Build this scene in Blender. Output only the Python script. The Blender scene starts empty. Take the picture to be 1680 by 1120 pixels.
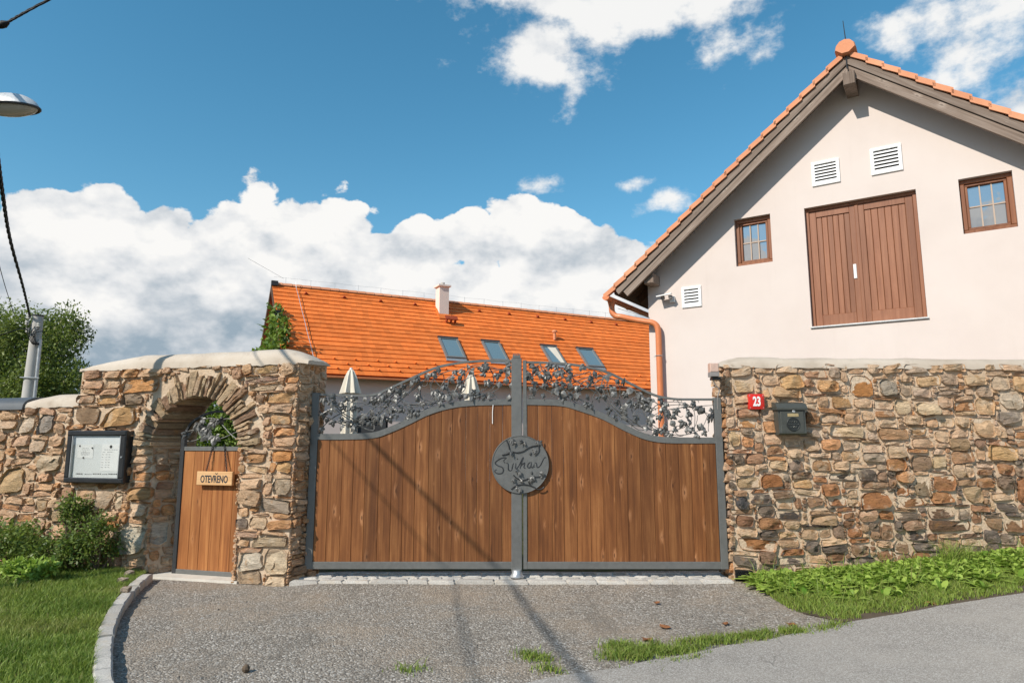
import bpy, bmesh, math, random
import numpy as np
from mathutils import Vector, Matrix, noise
random.seed(7); RNG = np.random.default_rng(11)
SC = bpy.context.scene
COL = SC.collection
rad = math.radians

# ------------------------------------------------------------------ camera, sky, sun, exposure
F_PX, PITCH, EYE = 1100.0, math.atan(165 / 1100), 1.65
cam = bpy.data.cameras.new('camera'); cam.lens = F_PX / 1680 * 36; cam.sensor_width = 36
cam.clip_start = 0.05; cam.clip_end = 2000
camo = bpy.data.objects.new('camera', cam); COL.objects.link(camo)
camo.location = (0, 0, EYE); camo.rotation_euler = (math.pi / 2 + PITCH, 0, 0)
SC.camera = camo
SUN_AZ, SUN_EL = rad(47), rad(38)          # sun stands behind the viewer's left shoulder
SUN = Vector((-math.sin(SUN_AZ) * math.cos(SUN_EL), -math.cos(SUN_AZ) * math.cos(SUN_EL), math.sin(SUN_EL)))
SC.view_settings.view_transform = 'Standard'; SC.view_settings.look = 'None'
SC.view_settings.gamma = 1.0; SC.view_settings.exposure = 0.0; SC.view_settings.use_curve_mapping = False
sl = bpy.data.lights.new('sun', 'SUN'); sl.energy = 4.9; sl.angle = rad(0.55); sl.color = (1.0, 0.925, 0.82)
so = bpy.data.objects.new('sun', sl); COL.objects.link(so)
so.rotation_euler = SUN.to_track_quat('Z', 'Y').to_euler(); so.location = (-20, -20, 25)


def nd(nt, t, ins=None, **at):
    n = nt.nodes.new(t)
    for k, v in at.items(): setattr(n, k, v)
    for k, v in (ins or {}).items():
        s = n.inputs[k]
        if isinstance(v, bpy.types.NodeSocket): nt.links.new(v, s)
        else: s.default_value = v
    return n
def ma(nt, op, a, b=0.0, c=None, clamp=False):
    i = {0: a, 1: b}
    if c is not None: i[2] = c
    return nd(nt, 'ShaderNodeMath', i, operation=op, use_clamp=clamp).outputs[0]
def ramp(nt, fac, stops, interp='LINEAR'):
    r = nd(nt, 'ShaderNodeValToRGB', {0: fac}); cr = r.color_ramp; cr.interpolation = interp
    while len(cr.elements) < len(stops): cr.elements.new(0.5)
    for e, (p, c) in zip(cr.elements, stops):
        e.position = p; e.color = (c, c, c, 1) if isinstance(c, (int, float)) else (*c, 1)
    return r.outputs[0]
def mix(nt, f, a, b, mode='MIX'):
    n = nd(nt, 'ShaderNodeMix', data_type='RGBA', blend_type=mode)
    for i, v in ((0, f), (6, a), (7, b)):
        if isinstance(v, bpy.types.NodeSocket): nt.links.new(v, n.inputs[i])
        else: n.inputs[i].default_value = v if i == 0 else ((*v, 1) if len(v) == 3 else v)
    return n.outputs[2]
def mrange(nt, v, a, b, c=0.0, d=1.0, smooth=True):
    return nd(nt, 'ShaderNodeMapRange', {0: v, 1: a, 2: b, 3: c, 4: d}, interpolation_type='SMOOTHSTEP' if smooth else 'LINEAR', clamp=True).outputs[0]
def noi(nt, vec, scale, detail=4, rough=0.55, dist=0.0, dim='3D'):
    return nd(nt, 'ShaderNodeTexNoise', {'Vector': vec, 'Scale': scale, 'Detail': detail, 'Roughness': rough, 'Distortion': dist}, noise_dimensions=dim).outputs[0]

# world: daylight sky with broken cumulus (a bank low round the horizon, torn pieces higher up)
W = bpy.data.worlds.new('World'); SC.world = W; W.use_nodes = True
nt = W.node_tree; nt.nodes.clear()
sky = nd(nt, 'ShaderNodeTexSky', sky_type='NISHITA', sun_disc=False, sun_elevation=SUN_EL,
         sun_rotation=math.atan2(SUN.x, SUN.y), altitude=400, air_density=1.15, dust_density=0.35, ozone_density=2.2)
dirv = nd(nt, 'ShaderNodeTexCoord').outputs['Generated']
sx = nd(nt, 'ShaderNodeSeparateXYZ', {0: dirv})
X, Yv, Z = sx.outputs
AZ = ma(nt, 'ARCTAN2', X, Yv)                      # radians, 0 straight ahead
EL = ma(nt, 'ARCSINE', Z)
def az_el(px, py):
    a, b = (px - 840) / F_PX, -(py - 560) / F_PX
    c, s = math.cos(PITCH), math.sin(PITCH)
    v = Vector((a, c - b * s, s + b * c)).normalized()
    return math.atan2(v.x, v.y), math.asin(v.z)
def blob(px, py, rx, ry):                          # one cloud's rough place and size in the sky
    a, e = az_el(px, py)
    dx = ma(nt, 'MULTIPLY', ma(nt, 'SUBTRACT', AZ, a), F_PX / rx * math.cos(e))
    dy = ma(nt, 'MULTIPLY', ma(nt, 'SUBTRACT', EL, e), F_PX / ry)
    d2 = ma(nt, 'ADD', ma(nt, 'MULTIPLY', dx, dx), ma(nt, 'MULTIPLY', dy, dy))
    return ma(nt, 'SUBTRACT', 1.0, ma(nt, 'SQRT', d2))
def fbm(off, scale, detail, rough, sz=1.5):
    v = nd(nt, 'ShaderNodeMapping', {'Vector': dirv, 'Location': off, 'Scale': (1, 1, sz)}).outputs[0]
    return noi(nt, v, scale, detail, rough)
lo = fbm((3.1, 1.7, 0.4), 2.6, 3, 0.5, 1.0)
hi = fbm((0.7, 2.2, 5.0), 8.5, 8, 0.60)
hi_up = fbm((0.7 + 0.012, 2.2 + 0.012, 5.0 - 0.05), 8.5, 4, 0.55)
mid = fbm((5.7, 0.2, 2.0), 5.5, 5, 0.5, 1.2)
vor = nd(nt, 'ShaderNodeTexVoronoi', {'Vector': nd(nt, 'ShaderNodeMapping', {'Vector': dirv, 'Scale': (1, 1, 1.25)}).outputs[0], 'Scale': 13.0}, feature='F1').outputs[0]
vor2 = nd(nt, 'ShaderNodeTexVoronoi', {'Vector': dirv, 'Scale': 30.0}, feature='F1').outputs[0]
# low bank: its top wanders with direction
bank = ma(nt, 'MULTIPLY', ma(nt, 'SUBTRACT', rad(17.3), EL), 13.0)
bank = ma(nt, 'ADD', bank, ma(nt, 'MULTIPLY', ma(nt, 'SUBTRACT', lo, 0.45), 1.2))
B = bank
for q in [(430, 390, 190, 95), (880, 400, 210, 95), (120, 420, 260, 110), (640, 430, 250, 95), (1000, 430, 130, 70), (300, 430, 170, 90)]:
    B = ma(nt, 'MAXIMUM', B, ma(nt, 'MULTIPLY', blob(*q), 1.5))
for q in [(1120, 500, 150, 260)]:
    B = ma(nt, 'SUBTRACT', B, ma(nt, 'MULTIPLY', ma(nt, 'MAXIMUM', blob(*q), 0.0), 0.5))
# high torn pieces
U = ma(nt, 'MULTIPLY', ma(nt, 'SUBTRACT', lo, 0.56), 5.0)
U = ma(nt, 'ADD', U, mrange(nt, EL, rad(34), rad(50), -2.2, 0.0))
for q, g in [((860, 90, 120, 85), .85), ((1080, 15, 190, 105), 1.0), ((900, -40, 260, 75), 1.0), ((1640, 60, 170, 160), 1.0), ((1760, 160, 200, 160), 1.0),
             ((1180, 60, 60, 60), .6), ((935, 155, 34, 30), .5), ((905, 300, 95, 22), .62), ((1085, 330, 75, 30), .7), ((1040, 305, 45, 22), .5), ((690, 0, 60, 20), .35), ((1240, 95, 40, 30), .4)]:
    U = ma(nt, 'MAXIMUM', U, ma(nt, 'MULTIPLY', blob(*q), g))
rag = ma(nt, 'MULTIPLY', ma(nt, 'SUBTRACT', hi, 0.5), 3.4)
puff = ma(nt, 'ADD', ma(nt, 'MULTIPLY', ma(nt, 'SUBTRACT', 0.42, vor), 1.25), ma(nt, 'MULTIPLY', ma(nt, 'SUBTRACT', 0.4, vor2), 0.55))
dB = ma(nt, 'ADD', ma(nt, 'ADD', B, puff), ma(nt, 'MULTIPLY', rag, 0.5))
dB = ma(nt, 'ADD', dB, mrange(nt, EL, rad(15.5), rad(12.0), 0.0, 1.3))
dU = ma(nt, 'ADD', ma(nt, 'SUBTRACT', U, 0.12), rag)
aB = mrange(nt, dB, 0.10, 0.22)
aU = ma(nt, 'MULTIPLY', mrange(nt, dU, 0.0, 0.6), 0.95)
alpha = ma(nt, 'MAXIMUM', aB, aU)
# thickness and modelling of the cloud: bright crowns, grey-blue hollows low down
relief = ma(nt, 'MULTIPLY', ma(nt, 'SUBTRACT', hi, hi_up), 2.6)
lowgrey = mrange(nt, EL, rad(5), rad(16), 0.72, 0.0)
hollow = ma(nt, 'MULTIPLY', mrange(nt, mid, 0.45, 0.75), 0.20)
deep = ma(nt, 'MULTIPLY', mrange(nt, dB, 0.3, 2.2), ma(nt, 'ADD', lowgrey, hollow))
deep = ma(nt, 'ADD', deep, ma(nt, 'MULTIPLY', mrange(nt, vor, 0.25, 0.6), 0.12))
shade = ma(nt, 'SUBTRACT', deep, relief, clamp=True)
ccol = ramp(nt, shade, [(0.0, (9.6, 9.5, 9.3)), (0.3, (8.0, 8.15, 8.3)), (0.65, (5.6, 6.1, 6.6)), (1.0, (3.3, 4.2, 5.0))])
hs = nd(nt, 'ShaderNodeHueSaturation', {'Hue': 0.480, 'Saturation': 1.27, 'Value': 1.52, 'Color': sky.outputs[0]}).outputs[0]
wcol = mix(nt, alpha, hs, ccol)
bg = nd(nt, 'ShaderNodeBackground', {'Color': wcol, 'Strength': 0.1})
nd(nt, 'ShaderNodeOutputWorld', {0: bg.outputs[0]})
W.cycles.sampling_method = 'MANUAL'; W.cycles.sample_map_resolution = 512

# ------------------------------------------------------------------ measuring from the photograph's perspective
CP, SP = math.cos(PITCH), math.sin(PITCH)
EYEV = Vector((0, 0, EYE))
def ray(px, py):
    a, b = (px - 840) / F_PX, -(py - 560) / F_PX
    return Vector((a, CP - b * SP, SP + b * CP))
def PL(px, py, o, n):
    r = ray(px, py); return EYEV + r * ((Vector(o) - EYEV).dot(n) / r.dot(n))
def P(px, py, Y): return PL(px, py, (0, Y, 0), Vector((0, 1, 0)))
def softplus(x, k=3.0): return math.log1p(math.exp(max(-40, min(40, k * x)))) / k
def ground(x, y):
    z = 0.1 * softplus(x - 3.1)
    t = min(1, max(0, (y - 7.3) / 0.75)); t = t * t * (3 - 2 * t)
    w = min(1, max(0, (x + 2.75) / 0.5))
    return z + 0.04 * t * w
def G(px, py, dz=0.0):
    z = 0.0
    for _ in range(30):
        r = ray(px, py); p = EYEV + r * ((z + dz - EYE) / r.z); z = 0.5 * z + 0.5 * ground(p.x, p.y)
    return p

class Frame:
    """an upright plane: s runs along it, o out of it towards the street, z up"""
    def __init__(f, o, ex):
        f.o = Vector((o[0], o[1], 0)); f.ex = Vector((ex[0], ex[1], 0)).normalized()
        f.en = Vector((f.ex.y, -f.ex.x, 0))
        if f.en.y > 0: f.en = -f.en
    def pt(f, s, o, z): return f.o + f.ex * s + f.en * o + Vector((0, 0, z))
    def sz(f, px, py, o=0.0):
        p = PL(px, py, f.o + f.en * o, f.en) - f.o
        return p.dot(f.ex), p.z
WORLD = Frame((0, 0), (1, 0))

# ------------------------------------------------------------------ mesh helpers
class MB:
    def __init__(m): m.v = []; m.f = []; m.tint = None
    def add(m, vs, fs):
        b = len(m.v); m.v += [Vector(v) for v in vs]; m.f += [tuple(i + b for i in f) for f in fs]; return m
    def box(m, fr, s0, s1, o0, o1, z0, z1):
        vs = [fr.pt(s, o, z) for z in (z0, z1) for o in (o0, o1) for s in (s0, s1)]
        return m.add(vs, [(0, 1, 3, 2), (4, 6, 7, 5), (0, 4, 5, 1), (2, 3, 7, 6), (0, 2, 6, 4), (1, 5, 7, 3)])
    def bevbox(m, fr, s0, s1, o0, o1, z0, z1, b=0.01):
        """box whose street face has chamfered edges"""
        back = [(s0, z0), (s1, z0), (s1, z1), (s0, z1)]
        fro = [(s0 + b, z0 + b), (s1 - b, z0 + b), (s1 - b, z1 - b), (s0 + b, z1 - b)]
        vs = [fr.pt(s, o0, z) for s, z in back] + [fr.pt(s, o1 - b, z) for s, z in back] + [fr.pt(s, o1, z) for s, z in fro]
        fs = [(3, 2, 1, 0), (8, 9, 10, 11)]
        for k in (0, 4):
            for i in range(4): fs.append((k + i, k + (i + 1) % 4, k + 4 + (i + 1) % 4, k + 4 + i))
        return m.add(vs, fs)
    def prism(m, front, back):
        n = len(front)
        return m.add(list(front) + list(back), [tuple(range(n)), tuple(range(2 * n - 1, n - 1, -1))] + [(i, i + n, (i + 1) % n + n, (i + 1) % n) for i in range(n)])
    def tube(m, pts, r, k=6, cap=True):
        pts = [Vector(p) for p in pts]; n = len(pts); vs = []; fs = []
        rr = r if isinstance(r, (list, tuple)) else [r] * n
        t0 = (pts[1] - pts[0]).normalized()
        a = t0.orthogonal().normalized()
        for i, p in enumerate(pts):
            t = (pts[min(i + 1, n - 1)] - pts[max(i - 1, 0)])
            t = t.normalized() if t.length > 1e-9 else t0
            a = (a - t * a.dot(t)); a = a.normalized() if a.length > 1e-6 else t.orthogonal().normalized()
            b = t.cross(a)
            for j in range(k):
                an = 2 * math.pi * j / k; vs.append(p + (a * math.cos(an) + b * math.sin(an)) * rr[i])
        for i in range(n - 1):
            for j in range(k): fs.append((i * k + j, i * k + (j + 1) % k, (i + 1) * k + (j + 1) % k, (i + 1) * k + j))
        if cap: fs += [tuple(range(k - 1, -1, -1)), tuple(range((n - 1) * k, n * k))]
        return m.add(vs, fs)
    def sweep(m, pts, halfw, o0, o1, fr):
        """flat bar of given half width following (s,z) points in a plane, from depth o0 to o1"""
        n = len(pts); L = []; R = []
        for i, (s, z) in enumerate(pts):
            a, b = pts[max(i - 1, 0)], pts[min(i + 1, n - 1)]
            d = Vector((b[0] - a[0], b[1] - a[1])).normalized(); q = Vector((-d.y, d.x)) * halfw
            L.append((s + q.x, z + q.y)); R.append((s - q.x, z - q.y))
        vs = []
        for i in range(n):
            for (s, z), o in ((L[i], o0), (L[i], o1), (R[i], o1), (R[i], o0)): vs.append(fr.pt(s, o, z))
        fs = [(0, 1, 2, 3), tuple((n - 1) * 4 + i for i in (3, 2, 1, 0))]
        for i in range(n - 1):
            for j in range(4): fs.append((i * 4 + j, (i + 1) * 4 + j, (i + 1) * 4 + (j + 1) % 4, i * 4 + (j + 1) % 4))
        return m.add(vs, fs)
    def lathe(m, prof, c, k=16, axis='z', flat=None):
        """prof: (radius, height) pairs about a vertical axis at c"""
        c = Vector(c); vs = []; n = len(prof)
        for r, h in prof:
            for j in range(k):
                an = 2 * math.pi * j / k; vs.append(c + Vector((r * math.cos(an), r * math.sin(an), h)))
        fs = [(i * k + j, i * k + (j + 1) % k, (i + 1) * k + (j + 1) % k, (i + 1) * k + j) for i in range(n - 1) for j in range(k)]
        fs += [tuple(range(k - 1, -1, -1)), tuple(range((n - 1) * k, n * k))]
        return m.add(vs, fs)
    def build(m, name, mat, parent=None, smooth=None, loc=None, tint=None):
        if loc is None:
            lo_ = Vector([min(v[i] for v in m.v) for i in range(3)]); hi_ = Vector([max(v[i] for v in m.v) for i in range(3)])
            loc = (lo_ + hi_) / 2; loc.z = lo_.z
        loc = Vector(loc)
        me = bpy.data.meshes.new(name); me.from_pydata([v - loc for v in m.v], [], m.f)
        bm = bmesh.new(); bm.from_mesh(me); bmesh.ops.recalc_face_normals(bm, faces=bm.faces[:]); bm.to_mesh(me); bm.free()
        if smooth is not None:
            me.polygons.foreach_set('use_smooth', [True] * len(me.polygons)); me.set_sharp_from_angle(angle=rad(smooth))
        if tint is not None: set_tint(me, tint)
        me.materials.append(MAT[mat] if isinstance(mat, str) else mat)
        o = bpy.data.objects.new(name, me); return place(o, parent, loc)
WLOC = {}
def place(o, parent, loc):
    COL.objects.link(o); loc = Vector(loc); WLOC[o.name] = loc
    if parent: o.parent = parent; o.location = loc - WLOC[parent.name]
    else: o.location = loc
    return o
def set_tint(me, t):
    a = me.attributes.new('tint', 'FLOAT_COLOR', 'POINT'); n = len(me.vertices)
    arr = np.ones((n, 4), np.float32)
    arr[:, :3] = np.asarray(t, np.float32)
    a.data.foreach_set('color', arr.ravel())
def thing(name, loc, label, cat, group=None):
    o = bpy.data.objects.new(name, None); o.empty_display_size = 0.2
    place(o, None, loc); return tag(o, label, cat, group)
def tag(o, label=None, cat=None, group=None, kind=None):
    if label: o['label'] = label
    if cat: o['category'] = cat
    if group: o['group'] = group
    if kind: o['kind'] = kind
    return o
def npmesh(name, V, Fq, mat, parent=None, loc=(0, 0, 0), tint=None, smooth=False):
    """big mesh from numpy arrays; Fq (n,k) faces"""
    me = bpy.data.meshes.new(name); V = np.asarray(V, np.float32); Fq = np.asarray(Fq, np.int32); k = Fq.shape[1]
    me.vertices.add(len(V)); me.vertices.foreach_set('co', (V - np.array(loc, np.float32)).ravel())
    me.loops.add(Fq.size); me.loops.foreach_set('vertex_index', Fq.ravel())
    me.polygons.add(len(Fq)); me.polygons.foreach_set('loop_start', np.arange(0, Fq.size, k, dtype=np.int32))
    me.polygons.foreach_set('loop_total', np.full(len(Fq), k, np.int32))
    if smooth: me.polygons.foreach_set('use_smooth', np.ones(len(Fq), bool))
    me.update(calc_edges=True)
    if tint is not None: set_tint(me, tint)
    me.materials.append(MAT[mat]); o = bpy.data.objects.new(name, me); return place(o, parent, loc)

# ------------------------------------------------------------------ materials
MAT = {}
def newmat(name, rough=0.8, metal=0.0, spec=0.3):
    m = bpy.data.materials.new(name); m.use_nodes = True; nt = m.node_tree
    b = nt.nodes['Principled BSDF']; b.inputs['Roughness'].default_value = rough; b.inputs['Metallic'].default_value = metal
    b.inputs['Specular IOR Level'].default_value = spec; MAT[name] = m
    return nt, b
def obco(nt): return nd(nt, 'ShaderNodeTexCoord').outputs['Object']
def wpos(nt): return nd(nt, 'ShaderNodeNewGeometry').outputs['Position']
def setc(nt, b, col): nt.links.new(col, b.inputs['Base Color'])
def bump(nt, b, h, strength=0.5, dist=0.01):
    n = nd(nt, 'ShaderNodeBump', {'Height': h, 'Strength': strength, 'Distance': dist}); nt.links.new(n.outputs[0], b.inputs['Normal'])
def plain(name, col, rough=0.7, metal=0.0, var=0.12, scale=6.0, bs=0.0, bscale=60.0, spec=0.3):
    """one colour with mottling, dirt and fine relief"""
    nt, b = newmat(name, rough, metal, spec); p = wpos(nt)
    n1 = noi(nt, p, scale, 6, 0.6); n2 = noi(nt, p, scale * 7, 4, 0.6)
    f = ma(nt, 'ADD', ma(nt, 'MULTIPLY', n1, 0.65), ma(nt, 'MULTIPLY', n2, 0.35))
    c0 = tuple(c * (1 - var * 1.6) for c in col); c1 = tuple(min(1, c * (1 + var)) for c in col)
    setc(nt, b, ramp(nt, f, [(0.3, c0), (0.5, col), (0.7, c1)]))
    nt.links.new(mrange(nt, n2, 0.2, 0.8, max(0.02, rough - 0.12), min(1, rough + 0.12)), b.inputs['Roughness'])
    if bs: bump(nt, b, noi(nt, p, bscale, 5, 0.6), bs, 0.004)
    return MAT[name]

nt, b = newmat('plaster_barn', 0.93, spec=0.2)        # painted render: faint clouding and rain streaks
p = wpos(nt); n1 = noi(nt, p, 0.7, 6, 0.6); st_ = noi(nt, nd(nt, 'ShaderNodeMapping', {'Vector': p, 'Scale': (5, 5, 0.35)}).outputs[0], 1.0, 6, 0.65)
c = ramp(nt, n1, [(0.3, (0.635, 0.552, 0.505)), (0.5, (0.668, 0.585, 0.537)), (0.7, (0.69, 0.61, 0.562))])
c = mix(nt, mrange(nt, st_, 0.56, 0.78, 0, 0.16), c, (0.50, 0.42, 0.37)); setc(nt, b, c)
bump(nt, b, ma(nt, 'ADD', noi(nt, p, 130, 4, 0.6), ma(nt, 'MULTIPLY', noi(nt, p, 4, 4, 0.5), 1.5)), 0.4, 0.004)
plain('plaster_house', (0.72, 0.60, 0.55), 0.92, var=0.04, scale=0.8, bs=0.3, bscale=120)
plain('plaster_chimney', (0.80, 0.66, 0.58), 0.92, var=0.04)
plain('white_vent', (0.86, 0.86, 0.85), 0.45, var=0.03)
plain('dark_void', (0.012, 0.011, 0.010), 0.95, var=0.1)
plain('steel_frame', (0.155, 0.157, 0.15), 0.46, 0.25, var=0.14, scale=3.0, bs=0.12, bscale=220, spec=0.45)
plain('steel_dark', (0.045, 0.047, 0.05), 0.42, 0.2, var=0.15, spec=0.4)
plain('zinc', (0.52, 0.53, 0.53), 0.4, 0.7, var=0.1)
plain('black_paint', (0.018, 0.019, 0.021), 0.38, 0.0, var=0.15, spec=0.5)
plain('box_paint', (0.082, 0.086, 0.076), 0.42, 0.3, var=0.1, bs=0.15, bscale=300, spec=0.45)
plain('box_dark', (0.03, 0.034, 0.034), 0.45, 0.2, var=0.1)
plain('brass', (0.55, 0.42, 0.22), 0.4, 0.5)
plain('red_enamel', (0.62, 0.022, 0.012), 0.25, var=0.05, spec=0.55)
plain('white_paint', (0.82, 0.82, 0.80), 0.5, var=0.04)
plain('paper', (0.88, 0.88, 0.87), 0.85, var=0.02)
plain('board_white', (0.77, 0.79, 0.79), 0.6, var=0.02)
plain('ink', (0.05, 0.05, 0.055), 0.8, var=0.1)
plain('ink_pale', (0.25, 0.26, 0.28), 0.8, var=0.1)
plain('copper_gutter', (0.66, 0.215, 0.085), 0.42, 0.05, var=0.08, spec=0.4)
plain('roof_shadow', (0.30, 0.055, 0.02), 0.85)
plain('cloth', (0.70, 0.64, 0.53), 0.95, var=0.06)
plain('membrane', (0.014, 0.014, 0.016), 0.38, var=0.2, spec=0.5)
plain('concrete', (0.50, 0.48, 0.445), 0.9, var=0.12, scale=3, bs=0.5, bscale=90)
plain('pole_concrete', (0.47, 0.45, 0.42), 0.9, var=0.1, scale=2, bs=0.4, bscale=60)
plain('slab', (0.60, 0.56, 0.49), 0.9, var=0.1, scale=4, bs=0.4, bscale=80)
plain('cable', (0.010, 0.010, 0.011), 0.6, var=0.1)
plain('bark', (0.13, 0.095, 0.065), 0.95, var=0.25, scale=9, bs=0.9, bscale=50)
plain('ceramic', (0.62, 0.60, 0.55), 0.3, var=0.05)
plain('soil', (0.10, 0.075, 0.05), 0.98, var=0.3, scale=8, bs=1.0, bscale=60)
plain('petal', (0.72, 0.38, 0.42), 0.7, var=0.1)
plain('dry_leaf', (0.24, 0.10, 0.04), 0.8, var=0.3)
plain('amber_lens', (0.60, 0.42, 0.34), 0.22, var=0.12, scale=20, spec=0.5)
plain('grey_plastic', (0.27, 0.25, 0.24), 0.5, var=0.1)
plain('capping', (0.10, 0.105, 0.11), 0.5, 0.2, var=0.1, spec=0.4)
plain('lamp_shell', (0.62, 0.63, 0.63), 0.4, 0.3, var=0.08)

nt, b = newmat('coping', 0.93)                   # smooth trowelled render on the wall tops
p = wpos(nt); n1 = noi(nt, p, 1.6, 6, 0.6); n2 = noi(nt, p, 16, 5, 0.65); n3 = noi(nt, p, 5, 5, 0.6)
c = ramp(nt, n1, [(0.3, (0.42, 0.35, 0.275)), (0.55, (0.53, 0.455, 0.37)), (0.75, (0.60, 0.53, 0.445))])
c = mix(nt, mrange(nt, n3, 0.54, 0.74, 0, 0.6), c, (0.36, 0.29, 0.22)); setc(nt, b, c)
bump(nt, b, ma(nt, 'ADD', n2, noi(nt, p, 90, 4, 0.6)), 0.45, 0.006)

nt, b = newmat('mortar', 0.97, spec=0.15)
p = wpos(nt); n1 = noi(nt, p, 2.2, 6, 0.65); n2 = noi(nt, p, 28, 6, 0.7); n3 = noi(nt, p, 160, 3, 0.6)
hz = nd(nt, 'ShaderNodeSeparateXYZ', {0: p}).outputs[2]
c = ramp(nt, n1, [(0.3, (0.55, 0.405, 0.275)), (0.5, (0.66, 0.505, 0.36)), (0.7, (0.73, 0.60, 0.455))])
c = mix(nt, mrange(nt, n2, 0.35, 0.7, 0.0, 0.4), c, (0.50, 0.365, 0.245)); setc(nt, b, c)
bump(nt, b, ma(nt, 'ADD', ma(nt, 'MULTIPLY', n2, 1.0), ma(nt, 'MULTIPLY', n3, 0.25)), 1.0, 0.022)

nt, b = newmat('stone', 0.86, spec=0.25)           # each stone brings its own colour
p = wpos(nt); t = nd(nt, 'ShaderNodeAttribute', attribute_name='tint').outputs[0]
pm = nd(nt, 'ShaderNodeMapping', {'Vector': p, 'Rotation': (0.12, 0.2, 0.1), 'Scale': (1, 1, 3.6)}).outputs[0]
n1 = noi(nt, pm, 7, 6, 0.62, 0.6); n2 = noi(nt, pm, 24, 8, 0.74, 0.5); n3 = noi(nt, p, 11, 5, 0.6); n4 = noi(nt, p, 120, 3, 0.6)
c = mix(nt, 1.0, t, ramp(nt, n1, [(0.25, 0.62), (0.5, 1.0), (0.75, 1.28)]), 'MULTIPLY')
c = mix(nt, 1.0, c, ramp(nt, n2, [(0.3, 0.52), (0.46, 1.0), (0.7, 1.3)]), 'MULTIPLY')
c = mix(nt, mrange(nt, n3, 0.56, 0.72, 0, 0.55), c, (0.46, 0.225, 0.075))         # rust
c = mix(nt, mrange(nt, noi(nt, p, 4.3, 6, 0.65), 0.54, 0.68, 0, 0.6), c, (0.68, 0.55, 0.40))      # lime smear
setc(nt, b, c)
bump(nt, b, ma(nt, 'ADD', ma(nt, 'ADD', ma(nt, 'MULTIPLY', n2, 1.3), ma(nt, 'MULTIPLY', n1, 0.9)), ma(nt, 'MULTIPLY', n4, 0.3)), 1.0, 0.026)

def woodmat(name, dark, mid_, light, rough=0.62, grain=1.0, knots=0.7, along=None):
    nt, b = newmat(name, rough, spec=0.35)
    oi = nd(nt, 'ShaderNodeObjectInfo').outputs['Random']
    off = nd(nt, 'ShaderNodeCombineXYZ', {0: ma(nt, 'MULTIPLY', oi, 37.0), 1: ma(nt, 'MULTIPLY', oi, 11.0), 2: ma(nt, 'MULTIPLY', oi, 53.0)}).outputs[0]
    oc = obco(nt)
    if along is not None:                              # grain runs along this direction instead of upwards
        g_ = Vector(along).normalized(); a_ = g_.orthogonal().normalized(); b_ = g_.cross(a_)
        dt = lambda v: nd(nt, 'ShaderNodeVectorMath', {0: oc, 1: tuple(v)}, operation='DOT_PRODUCT').outputs['Value']
        oc = nd(nt, 'ShaderNodeCombineXYZ', {0: dt(a_), 1: dt(b_), 2: dt(g_)}).outputs[0]
    pv = nd(nt, 'ShaderNodeVectorMath', {0: oc, 1: off}, operation='ADD').outputs[0]
    kx = nd(nt, 'ShaderNodeSeparateXYZ', {0: pv}).outputs
    kv = nd(nt, 'ShaderNodeCombineXYZ', {0: ma(nt, 'MULTIPLY', kx[0], 6.5), 1: ma(nt, 'MULTIPLY', kx[2], 2.1), 2: 0.0}).outputs[0]
    vo = nd(nt, 'ShaderNodeTexVoronoi', {'Vector': kv, 'Scale': 1.0, 'Randomness': 1.0}, voronoi_dimensions='2D')
    kn = mrange(nt, nd(nt, 'ShaderNodeSeparateColor', {0: vo.outputs['Color']}).outputs[0], 0.45, 0.8)
    vo = ma(nt, 'ADD', vo.outputs[0], ma(nt, 'MULTIPLY', ma(nt, 'SUBTRACT', 1.0, kn), 0.16))
    halo = mrange(nt, vo, 0.02, 0.30, 1.0, 0.0)
    # grain bends round the knots
    bend = nd(nt, 'ShaderNodeVectorMath', {0: pv, 1: nd(nt, 'ShaderNodeCombineXYZ', {0: ma(nt, 'MULTIPLY', halo, 0.03 * knots), 1: 0.0, 2: 0.0}).outputs[0]}, operation='ADD').outputs[0]
    gv = nd(nt, 'ShaderNodeMapping', {'Vector': bend, 'Scale': (26 * grain, 26 * grain, 0.8)}).outputs[0]
    g1 = noi(nt, gv, 1.0, 5, 0.6, 0.5)
    g2 = noi(nt, nd(nt, 'ShaderNodeMapping', {'Vector': bend, 'Scale': (130, 130, 2.2)}).outputs[0], 1.0, 3, 0.6)
    blot = noi(nt, nd(nt, 'ShaderNodeMapping', {'Vector': pv, 'Scale': (5, 5, 1.3)}).outputs[0], 1.0, 5, 0.6)
    f = ma(nt, 'ADD', ma(nt, 'ADD', ma(nt, 'MULTIPLY', g1, 0.55), ma(nt, 'MULTIPLY', g2, 0.2)), ma(nt, 'MULTIPLY', blot, 0.3))
    c = ramp(nt, f, [(0.36, dark), (0.52, mid_), (0.68, light)])
    c = mix(nt, ma(nt, 'MULTIPLY', mrange(nt, vo, 0.05, 0.26, 1, 0), ma(nt, 'MULTIPLY', mrange(nt, g1, 0.38, 0.6), 0.6 * knots)), c, tuple(min(1, x * 1.5 + 0.05) for x in light))
    c = mix(nt, ma(nt, 'MULTIPLY', mrange(nt, vo, 0.03, 0.075, 1, 0), 0.8 * knots), c, tuple(x * 0.55 for x in dark))
    c = mix(nt, 1.0, c, ramp(nt, oi, [(0.0, 0.80), (0.5, 1.0), (1.0, 1.18)]), 'MULTIPLY')
    setc(nt, b, c); bump(nt, b, ma(nt, 'ADD', g1, ma(nt, 'MULTIPLY', g2, 0.6)), 0.35, 0.004)
    return MAT[name]
woodmat('wood_gate', (0.088, 0.029, 0.008), (0.188, 0.068, 0.019), (0.325, 0.138, 0.045), knots=0.9)
woodmat('wood_door', (0.165, 0.054, 0.014), (0.30, 0.109, 0.030), (0.44, 0.19, 0.06))
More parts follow.
